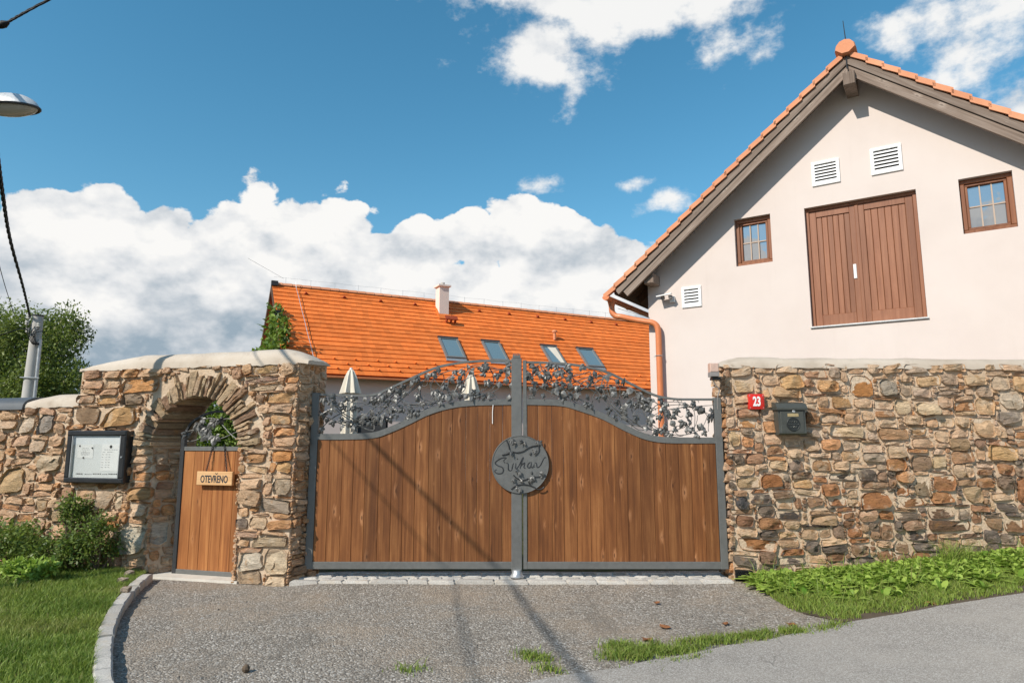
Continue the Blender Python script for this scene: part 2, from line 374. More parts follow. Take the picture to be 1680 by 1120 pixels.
woodmat('wood_sign', (0.48, 0.26, 0.11), (0.60, 0.36, 0.17), (0.68, 0.44, 0.23), knots=0.2, along=(-.961, .276, 0))
woodmat('wood_barn', (0.195, 0.075, 0.038), (0.26, 0.108, 0.056), (0.315, 0.14, 0.076), 0.5, 0.8, 0.15)
woodmat('wood_frame', (0.155, 0.052, 0.022), (0.225, 0.085, 0.037), (0.285, 0.12, 0.056), 0.45, 0.8, 0.1)
woodmat('wood_beam', (0.12, 0.085, 0.063), (0.215, 0.162, 0.128), (0.31, 0.25, 0.205), 0.85, 1.0, 0.6)
BEAM = ((0.12, 0.085, 0.063), (0.235, 0.178, 0.142), (0.33, 0.27, 0.225), 0.85, 1.0, 0.6)
woodmat('wood_barge_up', *BEAM, along=(.839 * .776, -.545 * .776, .630)); woodmat('wood_barge_down', *BEAM, along=(.839 * .776, -.545 * .776, -.630))
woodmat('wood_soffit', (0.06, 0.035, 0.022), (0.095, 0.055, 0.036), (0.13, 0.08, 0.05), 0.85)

def tilemat(name, a, bcol, rough):
    nt, b = newmat(name, rough, spec=0.3); p = wpos(nt); oi = nd(nt, 'ShaderNodeObjectInfo').outputs['Random']
    n = noi(nt, p, 1.3, 6, 0.65); n2 = noi(nt, p, 22, 4, 0.6)
    c = ramp(nt, n, [(0.3, a), (0.7, bcol)])
    c = mix(nt, 1.0, c, ramp(nt, oi, [(0, 0.93), (1, 1.06)]), 'MULTIPLY')
    if name == 'roof_tile':
        sd = nd(nt, 'ShaderNodeVectorMath', {0: p, 1: (.883 / .24, .469 / .24, 0)}, operation='DOT_PRODUCT').outputs['Value']; sd = ma(nt, 'ADD', sd, ma(nt, 'MULTIPLY', oi, 7.0))
        wn = nd(nt, 'ShaderNodeTexWhiteNoise', {'Vector': nd(nt, 'ShaderNodeCombineXYZ', {0: ma(nt, 'FLOOR', sd), 1: ma(nt, 'MULTIPLY', oi, 91.0), 2: 0.0}).outputs[0]}).outputs[0]
        c = mix(nt, 1.0, c, ramp(nt, wn, [(0, 0.86), (0.5, 1.0), (1, 1.07)]), 'MULTIPLY')
        fr_ = ma(nt, 'FRACT', sd); c = mix(nt, ma(nt, 'MULTIPLY', mrange(nt, fr_, 0.0, 0.07, 1, 0), 0.45), c, (0.35, 0.08, 0.02))
    c = mix(nt, mrange(nt, n2, 0.6, 0.8, 0, 0.25), c, tuple(x * 0.6 for x in a)); setc(nt, b, c)
    bump(nt, b, n2, 0.3, 0.004)
tilemat('roof_tile', (0.74, 0.178, 0.032), (0.80, 0.215, 0.045), 0.62)
tilemat('verge_tile', (0.60, 0.235, 0.115), (0.72, 0.33, 0.18), 0.7)

nt, b = newmat('glass_window', 0.04, spec=0.9)       # panes mirror the sky over a dark room
b.inputs['Base Color'].default_value = (0.07, 0.08, 0.09, 1); b.inputs['IOR'].default_value = 2.7
p = wpos(nt); bump(nt, b, noi(nt, p, 2.4, 2, 0.5), 0.12, 0.03)
nt, b = newmat('glass_skylight', 0.06, spec=0.9)
b.inputs['Base Color'].default_value = (0.16, 0.24, 0.27, 1); b.inputs['IOR'].default_value = 1.9
nt, b = newmat('glass_clear', 0.02, spec=0.5)       # thin pane: mostly clear, a little mirror
tb_ = nd(nt, 'ShaderNodeBsdfTransparent', {'Color': (0.97, 0.98, 0.98, 1)}); gb_ = nd(nt, 'ShaderNodeBsdfGlossy', {'Roughness': 0.02})
ms = nd(nt, 'ShaderNodeMixShader', {0: nd(nt, 'ShaderNodeFresnel', {'IOR': 1.3}).outputs[0], 1: tb_.outputs[0], 2: gb_.outputs[0]}); nt.links.new(ms.outputs[0], nt.nodes['Material Output'].inputs[0])
nt, b = newmat('lamp_glass', 0.15, spec=0.5); b.inputs['Base Color'].default_value = (0.42, 0.40, 0.36, 1)
nt, b = newmat('iron_leaf', 0.45, 0.3, 0.45); p = wpos(nt)
setc(nt, b, ramp(nt, noi(nt, p, 20, 4, 0.6), [(0.3, (0.06, 0.06, 0.057)), (0.7, (0.24, 0.237, 0.225))])); bump(nt, b, noi(nt, p, 60, 3, 0.6), 0.3, 0.004)

def foliage(name, a, bcol, rough=0.55, trans=0.3):
    nt, b = newmat(name, rough, spec=0.35); t = nd(nt, 'ShaderNodeAttribute', attribute_name='tint').outputs[0]
    c = mix(nt, nd(nt, 'ShaderNodeSeparateColor', {0: t}).outputs[0], a, bcol)
    c = mix(nt, nd(nt, 'ShaderNodeSeparateColor', {0: t}).outputs[1], c, (0.22, 0.19, 0.07)); setc(nt, b, c)
    tr = nd(nt, 'ShaderNodeBsdfTranslucent', {'Color': mix(nt, 0.5, c, (0.25, 0.36, 0.04))})
    ms = nd(nt, 'ShaderNodeMixShader', {0: trans, 1: b.outputs[0], 2: tr.outputs[0]})
    nt.links.new(ms.outputs[0], nt.nodes['Material Output'].inputs[0])
foliage('grass_blade', (0.095, 0.175, 0.022), (0.33, 0.42, 0.08))
foliage('weed_leaf', (0.12, 0.25, 0.024), (0.46, 0.60, 0.12), 0.5, 0.4)
foliage('shrub_leaf', (0.040, 0.085, 0.017), (0.24, 0.31, 0.075), 0.45, 0.35)
foliage('tree_leaf', (0.035, 0.065, 0.014), (0.24, 0.29, 0.075), 0.5, 0.35)
foliage('ivy_leaf', (0.045, 0.10, 0.016), (0.22, 0.32, 0.05), 0.5)

nt, b = newmat('asphalt_old', 0.93, spec=0.2)       # coarse chippings of the drive
p = wpos(nt)
vn = nd(nt, 'ShaderNodeTexVoronoi', {'Vector': p, 'Scale': 62.0}); vn2 = nd(nt, 'ShaderNodeTexVoronoi', {'Vector': p, 'Scale': 120.0})
rc = nd(nt, 'ShaderNodeSeparateColor', {0: vn.outputs['Color']}).outputs[0]; rc2 = nd(nt, 'ShaderNodeSeparateColor', {0: vn2.outputs['Color']}).outputs[1]
c = ramp(nt, rc, [(0.0, (0.115, 0.096, 0.077)), (0.45, (0.25, 0.217, 0.178)), (0.8, (0.38, 0.34, 0.285)), (0.93, (0.66, 0.62, 0.56))])
c = mix(nt, 0.4, c, ramp(nt, rc2, [(0.0, (0.085, 0.073, 0.06)), (0.7, (0.31, 0.27, 0.225)), (1.0, (0.55, 0.51, 0.45))]))
big = noi(nt, p, 0.9, 6, 0.65); trk = noi(nt, nd(nt, 'ShaderNodeMapping', {'Vector': p, 'Scale': (2.2, 0.45, 1), 'Rotation': (0, 0, 0.12)}).outputs[0], 1.0, 5, 0.6)
c = mix(nt, mrange(nt, big, 0.42, 0.66, 0, 0.5), c, (0.37, 0.285, 0.205))
c = mix(nt, mrange(nt, trk, 0.52, 0.68, 0, 0.5), c, (0.165, 0.145, 0.12))
c = mix(nt, mrange(nt, noi(nt, p, 4.5, 5, 0.65), 0.58, 0.72, 0, 0.5), c, (0.12, 0.105, 0.088))
setc(nt, b, c); bump(nt, b, ma(nt, 'SUBTRACT', ma(nt, 'MULTIPLY', rc, 0.6), vn.outputs[0]), 0.9, 0.010)
nt, b = newmat('asphalt_road', 0.9, spec=0.25)
p = wpos(nt); vn = nd(nt, 'ShaderNodeTexVoronoi', {'Vector': p, 'Scale': 150.0})
rc = nd(nt, 'ShaderNodeSeparateColor', {0: vn.outputs['Color']}).outputs[0]
c = ramp(nt, rc, [(0.0, (0.20, 0.178, 0.153)), (0.6, (0.33, 0.30, 0.265)), (0.95, (0.50, 0.47, 0.425))])
c = mix(nt, mrange(nt, noi(nt, p, 0.9, 6, 0.65), 0.4, 0.7, 0, 0.5), c, (0.41, 0.37, 0.32))
c = mix(nt, mrange(nt, noi(nt, p, 3.4, 6, 0.65), 0.56, 0.74, 0, 0.45), c, (0.20, 0.178, 0.155))
wv = nd(nt, 'ShaderNodeVectorMath', {0: p, 1: nd(nt, 'ShaderNodeVectorMath', {0: nd(nt, 'ShaderNodeTexNoise', {'Vector': p, 'Scale': 3.0, 'Detail': 5.0}).outputs['Color'], 1: (0.35, 0.35, 0.0)}, operation='MULTIPLY').outputs[0]}, operation='ADD').outputs[0]
ck = nd(nt, 'ShaderNodeTexVoronoi', {'Vector': wv, 'Scale': 0.75}, feature='DISTANCE_TO_EDGE', voronoi_dimensions='2D').outputs[0]
c = mix(nt, ma(nt, 'MULTIPLY', mrange(nt, ck, 0.0, 0.006, 1, 0), mrange(nt, noi(nt, p, 0.6, 3, 0.5), 0.55, 0.62, 0, 0.6)), c, (0.12, 0.11, 0.10))
setc(nt, b, c); bump(nt, b, rc, 0.5, 0.004)
nt, b = newmat('pebble', 0.85, spec=0.25); t = nd(nt, 'ShaderNodeAttribute', attribute_name='tint').outputs[0]; setc(nt, b, t)
nt, b = newmat('granite', 0.88, spec=0.25); p = wpos(nt); oi = nd(nt, 'ShaderNodeObjectInfo').outputs['Random']
n = noi(nt, p, 90, 4, 0.7); n2 = noi(nt, p, 6, 5, 0.6)
c = ramp(nt, n, [(0.3, (0.30, 0.28, 0.25)), (0.5, (0.48, 0.45, 0.405)), (0.7, (0.62, 0.585, 0.53))])
c = mix(nt, mrange(nt, n2, 0.5, 0.72, 0, 0.5), c, (0.47, 0.39, 0.29)); c = mix(nt, 1.0, c, ramp(nt, oi, [(0, 0.82), (1, 1.1)]), 'MULTIPLY'); setc(nt, b, c)
bump(nt, b, ma(nt, 'ADD', n2, ma(nt, 'MULTIPLY', n, 0.3)), 0.7, 0.008)
nt, b = newmat('grass_ground', 0.98, spec=0.1); p = wpos(nt)
setc(nt, b, mix(nt, mrange(nt, noi(nt, p, 3, 5, 0.6), 0.35, 0.65), (0.05, 0.065, 0.018), (0.095, 0.08, 0.04))); bump(nt, b, noi(nt, p, 40, 5, 0.7), 1.0, 0.02)
# ------------------------------------------------------------------ ground, drive, road, lawn
_g0 = ground
def ground(x, y): return _g0(x, y) - 0.1 * softplus(x - 12)
def interp(pts, x):
    if x <= pts[0][0]: a, b = pts[0], pts[1]
    elif x >= pts[-1][0]: a, b = pts[-2], pts[-1]
    else:
        for a, b in zip(pts, pts[1:]):
            if a[0] <= x <= b[0]: break
    return a[1] + (b[1] - a[1]) * (x - a[0]) / (b[0] - a[0])
def sheet(name, mat, us, vs, fn, dz, wob=0.0):
    V = []; nu, nv = len(us), len(vs)
    for u in us:
        for v in vs:
            x, y = fn(u, v); z = ground(x, y) + dz + (wob * noise.noise((x * 1.3, y * 1.3, 2)) if wob else 0)
            V.append((x, y, z))
    Fq = [(i * nv + j, (i + 1) * nv + j, (i + 1) * nv + j + 1, i * nv + j + 1) for i in range(nu - 1) for j in range(nv - 1)]
    m = MB(); m.add(V, Fq); o = m.build(name, mat, smooth=60, loc=(0, 0, 0)); return tag(o, kind='structure')
lin = lambda a, b, n: [a + (b - a) * i / (n - 1) for i in range(n)]
far = [-600, -250, -100, -50, -30, -20] + lin(-16, 16, 65) + [20, 30, 50, 100, 250, 600]
sheet('ground', 'grass_ground', far, far, lambda u, v: (u, v + 5), -0.03)

kerb_px = [(241, 953), (224, 967), (203, 989), (187, 1014), (176, 1042), (169, 1072), (167, 1102), (168, 1135), (176, 1180), (196, 1250)]
kerb_pts = [G(*q) for q in kerb_px]
kerb_xy = sorted([(p.y, p.x) for p in kerb_pts])
def kerb_x(y): return interp(kerb_xy, y)
sheet('driveway', 'asphalt_old', lin(0, 1, 60), lin(-6, 8.8, 75), lambda u, v: ((kerb_x(max(v, 3.0)) + 0.02) * (1 - u) + 9 * u, v), 0.0, 0.012)

edge = [G(*q) for q in [(700, 1160), (900, 1116), (1130, 1075), (1390, 1022), (1540, 997), (1680, 974)]]
e0 = [(p.x, p.y) for p in edge]
def edge_y(x):
    if x < e0[0][0]: return e0[0][1] + (x - e0[0][0]) * 0.55
    if x > e0[-1][0]: return e0[-1][1] + (x - e0[-1][0]) * 0.33
    return interp(e0, x)
sheet('road', 'asphalt_road', lin(-8, 16, 220), [0, .03, .1, .3, .6, 1, 1.5, 2, 3, 5, 8], lambda u, v: (u, edge_y(u) + 0.05 * noise.noise((u * 2.1, 0, 0)) + 0.03 * noise.noise((u * 7, 3, 0)) - v), 0.016)

vb = [G(*q) for q in [(1207, 945), (1225, 968), (1252, 990), (1310, 1006), (1385, 1022)]]
vb = [(p.x, p.y) for p in vb]
def verge_y(x):
    return interp(vb, x) if x < vb[-1][0] else edge_y(x)
sheet('verge_soil', 'soil', lin(vb[0][0], 12, 90), lin(0, 1, 16), lambda u, v: (u, verge_y(u) * (1 - v) + 8.25 * v), 0.012)
LAWN_Z = 0.075
def lawn_front(u): return u
m = MB(); us = lin(0, 1, 30); vs = lin(2.6, 9.6, 40)
V = []
for u in us:
    for v in vs:
        x = -11 * (1 - u) + (kerb_x(max(v, 3.0)) - 0.04) * u
        V.append((x, v, LAWN_Z + 0.02 * noise.noise((x, v, 0)) - 0.02))
m.add(V, [(i * 40 + j, (i + 1) * 40 + j, (i + 1) * 40 + j + 1, i * 40 + j + 1) for i in range(29) for j in range(39)])
tag(m.build('lawn', 'grass_ground', smooth=60, loc=(0, 0, 0)), kind='structure')

# ------------------------------------------------------------------ rubble stones
def jit(a): return random.uniform(-a, a)
def stone_geo(fr, s, z, w, h, prot, seed, poly=None, inner=0.05, rot=None, splay=0.0):
    """one rough stone bedded in a wall face; returns (verts, faces) in world space"""
    rnd = random.Random(seed)
    if poly is None:
        r = rnd.gauss(0, .06) if rot is None else rot; big = rnd.randrange(4) if rnd.random() < .45 else -1; out = []; crn = []
        for i, (a, c) in enumerate(((-1, -1), (1, -1), (1, 1), (-1, 1))):
            u, v = rnd.uniform(-.04, .20), rnd.uniform(-.06, .24)
            if i == big:
                if rnd.random() < .5: u += rnd.uniform(.15, .5)
                else: v += rnd.uniform(.2, .5)
            crn.append((a * w / 2 * (1 - u), c * h / 2 * (1 - v)))
        m4 = min(w, h)
        for i in range(4):
            p0, p1 = crn[i], crn[(i + 1) % 4]; L_ = math.hypot(p1[0] - p0[0], p1[1] - p0[1]) + 1e-6
            cut = min(.42, rnd.uniform(.07, .26) * m4 / L_); nx_, nz_ = (p1[1] - p0[1]) / L_, -(p1[0] - p0[0]) / L_
            for t in (cut, .35, .65, 1 - rnd.uniform(.07, .26) * m4 / L_ if L_ > m4 * .6 else .8):
                q = rnd.uniform(-.045, .045) * m4; x = p0[0] + (p1[0] - p0[0]) * t + nx_ * q; y = p0[1] + (p1[1] - p0[1]) * t + nz_ * q
                out.append((s + x * math.cos(r) - y * math.sin(r), z + x * math.sin(r) + y * math.cos(r)))
    else: out = poly
    n = len(out); cs = sum(q[0] for q in out) / n; cz = sum(q[1] for q in out) / n
    tilt_s, tilt_z = rnd.uniform(-.18, .18), rnd.uniform(-.62, .0)
    md = min(w, h); sd = seed * 0.37
    cleft = [(rnd.uniform(.75, 1.15), rnd.uniform(-.5, .5), rnd.uniform(-.75, .45)) for _ in range(4)]   # broken faces
    rings = [(.93, -inner), (1.0, prot * .55), (1 - min(.15, .0065 / md * 1.2), prot * .97), (0.70, prot), (0.36, prot)]
    vs = []
    for k, (sc, d) in enumerate(rings):
        for i, (a, c) in enumerate(out):
            x, y = cs + (a - cs) * sc, cz + (c - cz) * sc
            if k in (3, 4): x += rnd.uniform(-.06, .06) * w; y += rnd.uniform(-.07, .07) * h
            dd = d
            if splay and k == 0: x -= splay * max(0, (x - AC) / AR)
            if k >= 1:
                dd += (x - cs) * tilt_s * .5 + (y - cz) * tilt_z * .6
                if k >= 2 and poly is None: dd = min([dd * 1.25] + [prot * c_ * 1.15 + (x - cs) * a_ + (y - cz) * b_ for c_, a_, b_ in cleft])
                dd += (.003 + prot * .22) * noise.noise((x * 12 + sd, y * 26, sd)) + (.003 + prot * .20) * noise.noise((x * 26, y * 75 + sd, 5))
                dd = max(dd, -0.008)
            vs.append(fr.pt(x, dd, y))
    vs.append(fr.pt(cs, prot * (1 + .3 * rnd.uniform(-1, 1)), cz))
    fs = []
    for k in range(4):
        for i in range(n): fs.append((k * n + i, k * n + (i + 1) % n, (k + 1) * n + (i + 1) % n, (k + 1) * n + i))
    c = len(vs) - 1
    for i in range(n): fs.append((4 * n + i, 4 * n + (i + 1) % n, c))
    return vs, fs
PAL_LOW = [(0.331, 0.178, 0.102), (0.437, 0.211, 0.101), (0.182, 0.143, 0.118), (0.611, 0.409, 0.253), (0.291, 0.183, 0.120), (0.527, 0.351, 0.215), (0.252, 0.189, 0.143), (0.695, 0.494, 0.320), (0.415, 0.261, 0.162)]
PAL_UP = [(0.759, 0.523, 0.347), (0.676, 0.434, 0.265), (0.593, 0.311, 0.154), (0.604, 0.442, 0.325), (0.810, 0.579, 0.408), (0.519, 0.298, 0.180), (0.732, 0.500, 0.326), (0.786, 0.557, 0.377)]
PAL_L = [(0.797, 0.532, 0.335), (0.714, 0.451, 0.266), (0.658, 0.373, 0.195), (0.624, 0.411, 0.267), (0.824, 0.589, 0.401), (0.530, 0.331, 0.213), (0.757, 0.503, 0.318), (0.656, 0.351, 0.169), (0.798, 0.543, 0.355)]
def cap_(c, m=.66): k = min(1.0, m / max(c)); return tuple(x * k for x in c)
def vary(c, rnd): k = rnd.uniform(.72, 1.16); return cap_(tuple(x * k * f for x, f in zip(c, (rnd.uniform(.99, 1.04), 1.0, rnd.uniform(.93, 1.0)))))
def pack(s0, s1, z0, z1, mask, cell, presets, sizes, rnd):
    """interlocking layout of unequal blocks; returns (s,z,w,h,colour or None)"""
    nx, nz = int((s1 - s0) / cell), int((z1 - z0) / cell); occ = np.zeros((nx, nz), bool); out = []
    for i in range(nx):
        for j in range(nz):
            if not mask(s0 + (i + .5) * cell, z0 + (j + .5) * cell): occ[i, j] = True
    def put(i, j, a, b, col=None):
        occ[i:i + a, j:j + b] = True
        out.append((s0 + (i + a / 2) * cell, z0 + (j + b / 2) * cell, a * cell, b * cell, col))
    for ss, zz, w, h, col in presets:
        a, b = max(1, round(w / cell)), max(1, round(h / cell)); i, j = round((ss - w / 2 - s0) / cell), round((zz - h / 2 - z0) / cell)
        if i < 0 or j < 0 or i + a > nx or j + b > nz or occ[i:i + a, j:j + b].mean() > .2: continue
        put(i, j, a, b, col)
    tries = int(nx * nz * .10)
    for _ in range(tries):                                         # scattered larger blocks first
        a, b = rnd.choice(sizes[:6]); i, j = rnd.randrange(nx), rnd.randrange(nz)
        if i + a <= nx and j + b <= nz and not occ[i:i + a, j:j + b].any() and rnd.random() < .16: put(i, j, a, b)
    for j in range(nz):
        for i in range(nx):
            if occ[i, j]: continue
            best = None
            for _ in range(7):
                a, b = rnd.choice(sizes)
                while a > 1 and (i + a > nx or occ[i:i + a, j].any()): a -= 1
                while b > 1 and (j + b > nz or occ[i:i + a, j:j + b].any()): b -= 1
                sc = a * b - 3.2 * max(0, b - a * .8) + rnd.random() * 4
                if best is None or sc > best[0]: best = (sc, a, b)
            put(i, j, best[1], best[2])
    return out
SIZES = [(10, 4), (8, 5), (8, 4), (11, 3), (7, 5), (9, 4), (7, 2), (9, 2), (6, 3), (9, 1), (10, 2), (6, 2), (7, 1), (5, 1), (8, 3), (11, 2), (5, 3), (8, 2), (4, 2), (6, 1)]
def lay(wall, fr, blocks, pal, seed, keep, mat='stone', gap=.010, pr=(.016, .05), margin=(0, 1)):
    """turn blocks into stone objects; the largest `keep` in view are parts, the rest one mass. Returns the mass's mesh data"""
    rnd = random.Random(seed); items = []
    for k, (s, z, w, h, col) in enumerate(blocks):
        s += .010 * noise.noise((s * 4, z * 4, seed)); z += .012 * noise.noise((s * 3, z * 5, seed + 9))
        c = vary(col if col else rnd.choice(pal(s, z)), rnd)
        g = gap * rnd.uniform(.6, 1.5)
        w2, h2 = max(.018, w - g), max(.014, h - g)
        p = rnd.uniform(*pr) * min(1.25, .55 + h2 * 4)
        items.append((w2 * h2, stone_geo(fr, s, z, w2, h2, p, seed * 1000 + k), c, fr.pt(s, 0, z)))
    return items
def seen(p):
    v = p - EYEV; f = v.y * CP + v.z * SP; u = -v.y * SP + v.z * CP
    return f > .2 and abs(v.x / f) < .80 and abs(u / f) < .54
def emit(wall, items, keep=300):
    items = sorted(items, key=lambda t: -(t[0] if seen(t[3]) else t[0] * .001))
    for area, (vs, fs), c, q in items[:keep]:
        m = MB(); m.v = vs; m.f = fs; m.build('stone', 'stone', wall, smooth=24, loc=q, tint=c)
    if len(items) > keep:
        m = MB(); tin = []
        for area, (vs, fs), c, q in items[keep:]: m.add(vs, fs); tin += [c] * len(vs)
        tag(m.build('small_stones', 'stone', wall, smooth=24, tint=tin), kind='stuff')

# ------------------------------------------------------------------ left garden wall with the arched doorway
LW = Frame((-2.605, 8.07), (-math.cos(rad(16)), math.sin(rad(16))))
AC, AR, AZs = 1.385, 0.625, 1.59                  # arch centre, radius, springing height
TALL, LOWZ, TOPZ, LEND, DEP = 3.31, 2.13, 2.565, 8.2, 0.46
arc = [(AC + (AR + .035) * math.cos(math.pi * t / 16), AZs + (AR + .035) * math.sin(math.pi * t / 16)) for t in range(17)]   # left (larger s) to right
def outline(bk):
    k = DEP if bk else 0.0
    r = -0.075 if bk else 0.012; lj = -0.24 if bk else 0.0
    o = -k - 0.008
    left = [(s + lj * max(0, (s - AC) / AR), z) for s, z in arc]
    pts = [(r, -.25), (r - .05, TOPZ + .04), (TALL, TOPZ + .02), (TALL, LOWZ), (LEND, LOWZ - .05), (LEND, -.25), (2.01 + lj, -.25)] + left + [(0.735, -.25)]
    return [LW.pt(s, o, z) for s, z in pts]
left_wall = thing('garden_wall', LW.pt(2, 0, 0), 'tan rubble stone wall with arched doorway and rounded render coping, left of the gate', 'wall')
m = MB(); m.prism(outline(False), outline(True)); m.build('mortar_core', 'mortar', left_wall)
def in_left(s, z):
    top = TOPZ + .03 if s < TALL - .02 else LOWZ + .02 - max(0, s - 3.4) * .012
    if not (-.06 < s < LEND - .05 and 0 < z < top): return False
    if .745 < s < 2.0 and z < AZs: return False
    return math.hypot(s - AC, z - AZs) > 0.985 or z < AZs - .02 or False
def lpre(x0, y0, x1, y1, col):                     # a stone picked out in the photograph: pixel box -> block
    a, zt = LW.sz(x1, y0); b, zb = LW.sz(x0, y1); return ((a + b) / 2, (zt + zb) / 2, abs(b - a), abs(zt - zb), cap_(tuple(c_ * 1.18 for c_ in col)))
TAN, GOLD, RUST, GREY, PALE, WHT, BRN = (.60, .42, .265), (.60, .37, .18), (.54, .27, .11), (.42, .34, .265), (.66, .51, .355), (.70, .61, .485), (.37, .235, .15)
pre = [lpre(*q) for q in [
    (165, 664, 228, 700, GOLD), (117, 666, 166, 697, (.40, .26, .16)), (29, 681, 61, 713, (.46, .37, .28)), (61, 682, 92, 713, (.36, .31, .26)),
    (200, 620, 268, 647, RUST), (200, 645, 238, 668, (.36, .27, .19)), (126, 645, 160, 664, BRN), (160, 650, 194, 664, (.42, .26, .13)),
    (50, 720, 82, 742, (.43, .32, .23)), (64, 742, 104, 772, PALE), (0, 765, 42, 810, (.44, .31, .17)), (157, 803, 188, 835, PALE), (188, 806, 205, 835, PALE),
    (209, 798, 254, 820, GOLD), (198, 858, 243, 906, WHT), (57, 818, 80, 840, TAN), (100, 818, 156, 837, (.43, .33, .23)), (80, 838, 130, 856, (.45, .33, .21)),
    (0, 876, 30, 920, (.43, .26, .15)), (58, 873, 76, 893, (.42, .22, .12)), (160, 858, 196, 868, RUST), (208, 908, 242, 950, (.46, .26, .12)),
    (386, 905, 432, 936, WHT), (432, 898, 473, 938, (.56, .45, .32)), (386, 938, 432, 958, (.42, .30, .20)), (434, 940, 472, 958, PALE),
    (392, 800, 433, 828, (.44, .29, .19)), (444, 786, 478, 812, (.40, .31, .22)), (425, 822, 478, 842, (.38, .30, .23)), (388, 846, 411, 866, (.20, .15, .12)),
    (410, 882, 476, 896, (.45, .35, .24)), (390, 872, 424, 882, (.42, .27, .19)), (396, 726, 428, 748, TAN), (446, 736, 482, 756, RUST), (447, 680, 482, 699, (.43, .27, .15)),
    (436, 645, 486, 662, GOLD), (396, 617, 455, 627, (.27, .175, .13)), (404, 630, 462, 641, PALE), (417, 598, 458, 616, (.45, .29, .14)), (460, 595, 490, 618, TAN), (464, 622, 500, 640, (.50, .39, .24)),
    (388, 672, 432, 700, PALE), (452, 758, 482, 774, GOLD), (400, 762, 440, 776, TAN)]]
lsz = [(a + 1 if a > 4 else a, b) for a, b in SIZES]
blocks = pack(-.045, LEND - .06, .0, TOPZ + .06, in_left, .033, pre, lsz, random.Random(5))
items = lay(left_wall, LW, blocks, lambda s, z: PAL_L, 3, 300, pr=(.008, .062))
# springers and voussoirs: thin slabs set on edge round the arch
rv = random.Random(21); th = -0.03
while th < math.pi + .02:
    dth = rv.choice((.05, .06, .075, .09, .11, .14)); r0 = AR - rv.uniform(-.025, .025); r1 = AR + rv.uniform(.19, .38) * (1 if .5 < th < 2.6 else .85); t1 = th + dth - .02
    if th > math.pi - .02: break
    poly = []
    for k in range(5): a = t1 + (th - t1) * k / 4; poly.append((r1 * (1 + rv.uniform(-.012, .012)), a))
    for k in range(1, 4): poly.append((r1 + (r0 - r1) * k / 4, th + rv.uniform(-.012, .012)))
    for k in range(3): a = th + (t1 - th) * k / 2; poly.append((r0, a + (0 if k != 1 else 0)))
    for k in range(1, 4): poly.append((r0 + (r1 - r0) * k / 4, t1 + rv.uniform(-.012, .012)))
    poly = [(AC - r * math.cos(a), AZs + r * math.sin(a)) for r, a in poly]
    w = r1 - r0; c = vary(rv.choice([TAN, (.56, .41, .265), (.48, .35, .225), (.42, .30, .19), (.60, .44, .28), BRN]), rv)
    cs_ = sum(q[0] for q in poly) / len(poly); cz_ = sum(q[1] for q in poly) / len(poly)
    items.append((w * .06 + 1, stone_geo(LW, cs_, cz_, .09, w, rv.uniform(.03, .06), rv.randrange(9999), poly, inner=.43, splay=.225), c, LW.pt(cs_, 0, cz_)))
    th += dth
# faces that return into the openings
o = LW.pt(0, 0, 0)
side = Frame(LW.pt(-.03, 0, 0).xy, (LW.pt(-.125, -DEP, 0) - LW.pt(-.03, 0, 0)).xy); side.en = Vector((side.ex.y, -side.ex.x, 0)); side.en = side.en if side.en.x > 0 else -side.en
b2 = pack(0.0, DEP, .0, TOPZ + .04, lambda s, z: True, .035, [], [(6, 3), (5, 4), (7, 3), (6, 2), (5, 2), (4, 2), (7, 2), (4, 3)], random.Random(8))
items += [(a * .9, g, c, q) for a, g, c, q in lay(left_wall, side, b2, lambda s, z: PAL_L, 4, 0, pr=(.02, .055))]
jl = Frame(LW.pt(2.01, 0, 0).xy, (LW.pt(1.77, -DEP, 0) - LW.pt(2.01, 0, 0)).xy); jl.en = Vector((jl.ex.y, -jl.ex.x, 0)); jl.en = jl.en if jl.en.x > 0 else -jl.en
b3 = pack(0.02, .50, .0, AZs, lambda s, z: True, .035, [(0.14, .49, .24, .30, (.50, .45, .37))], [(6, 3), (5, 4), (7, 3), (6, 2), (5, 2), (7, 2)], random.Random(9))
items += [(a * .9, g, c, q) for a, g, c, q in lay(left_wall, jl, b3, lambda s, z: PAL_L, 6, 0, pr=(.012, .035))]
jr = Frame(LW.pt(.735, 0, 0).xy, (LW.pt(.735, -DEP, 0) - LW.pt(.735, 0, 0)).xy); jr.en = Vector((jr.ex.y, -jr.ex.x, 0)); jr.en = jr.en if jr.en.x < 0 else -jr.en
b4 = pack(0.02, .20, .0, AZs, lambda s, z: True, .035, [], [(5, 3), (4, 4), (5, 2)], random.Random(10))
items += [(a * .3, g, c, q) for a, g, c, q in lay(left_wall, jr, b4, lambda s, z: PAL_L, 7, 0, pr=(.012, .03))]
emit(left_wall, items)
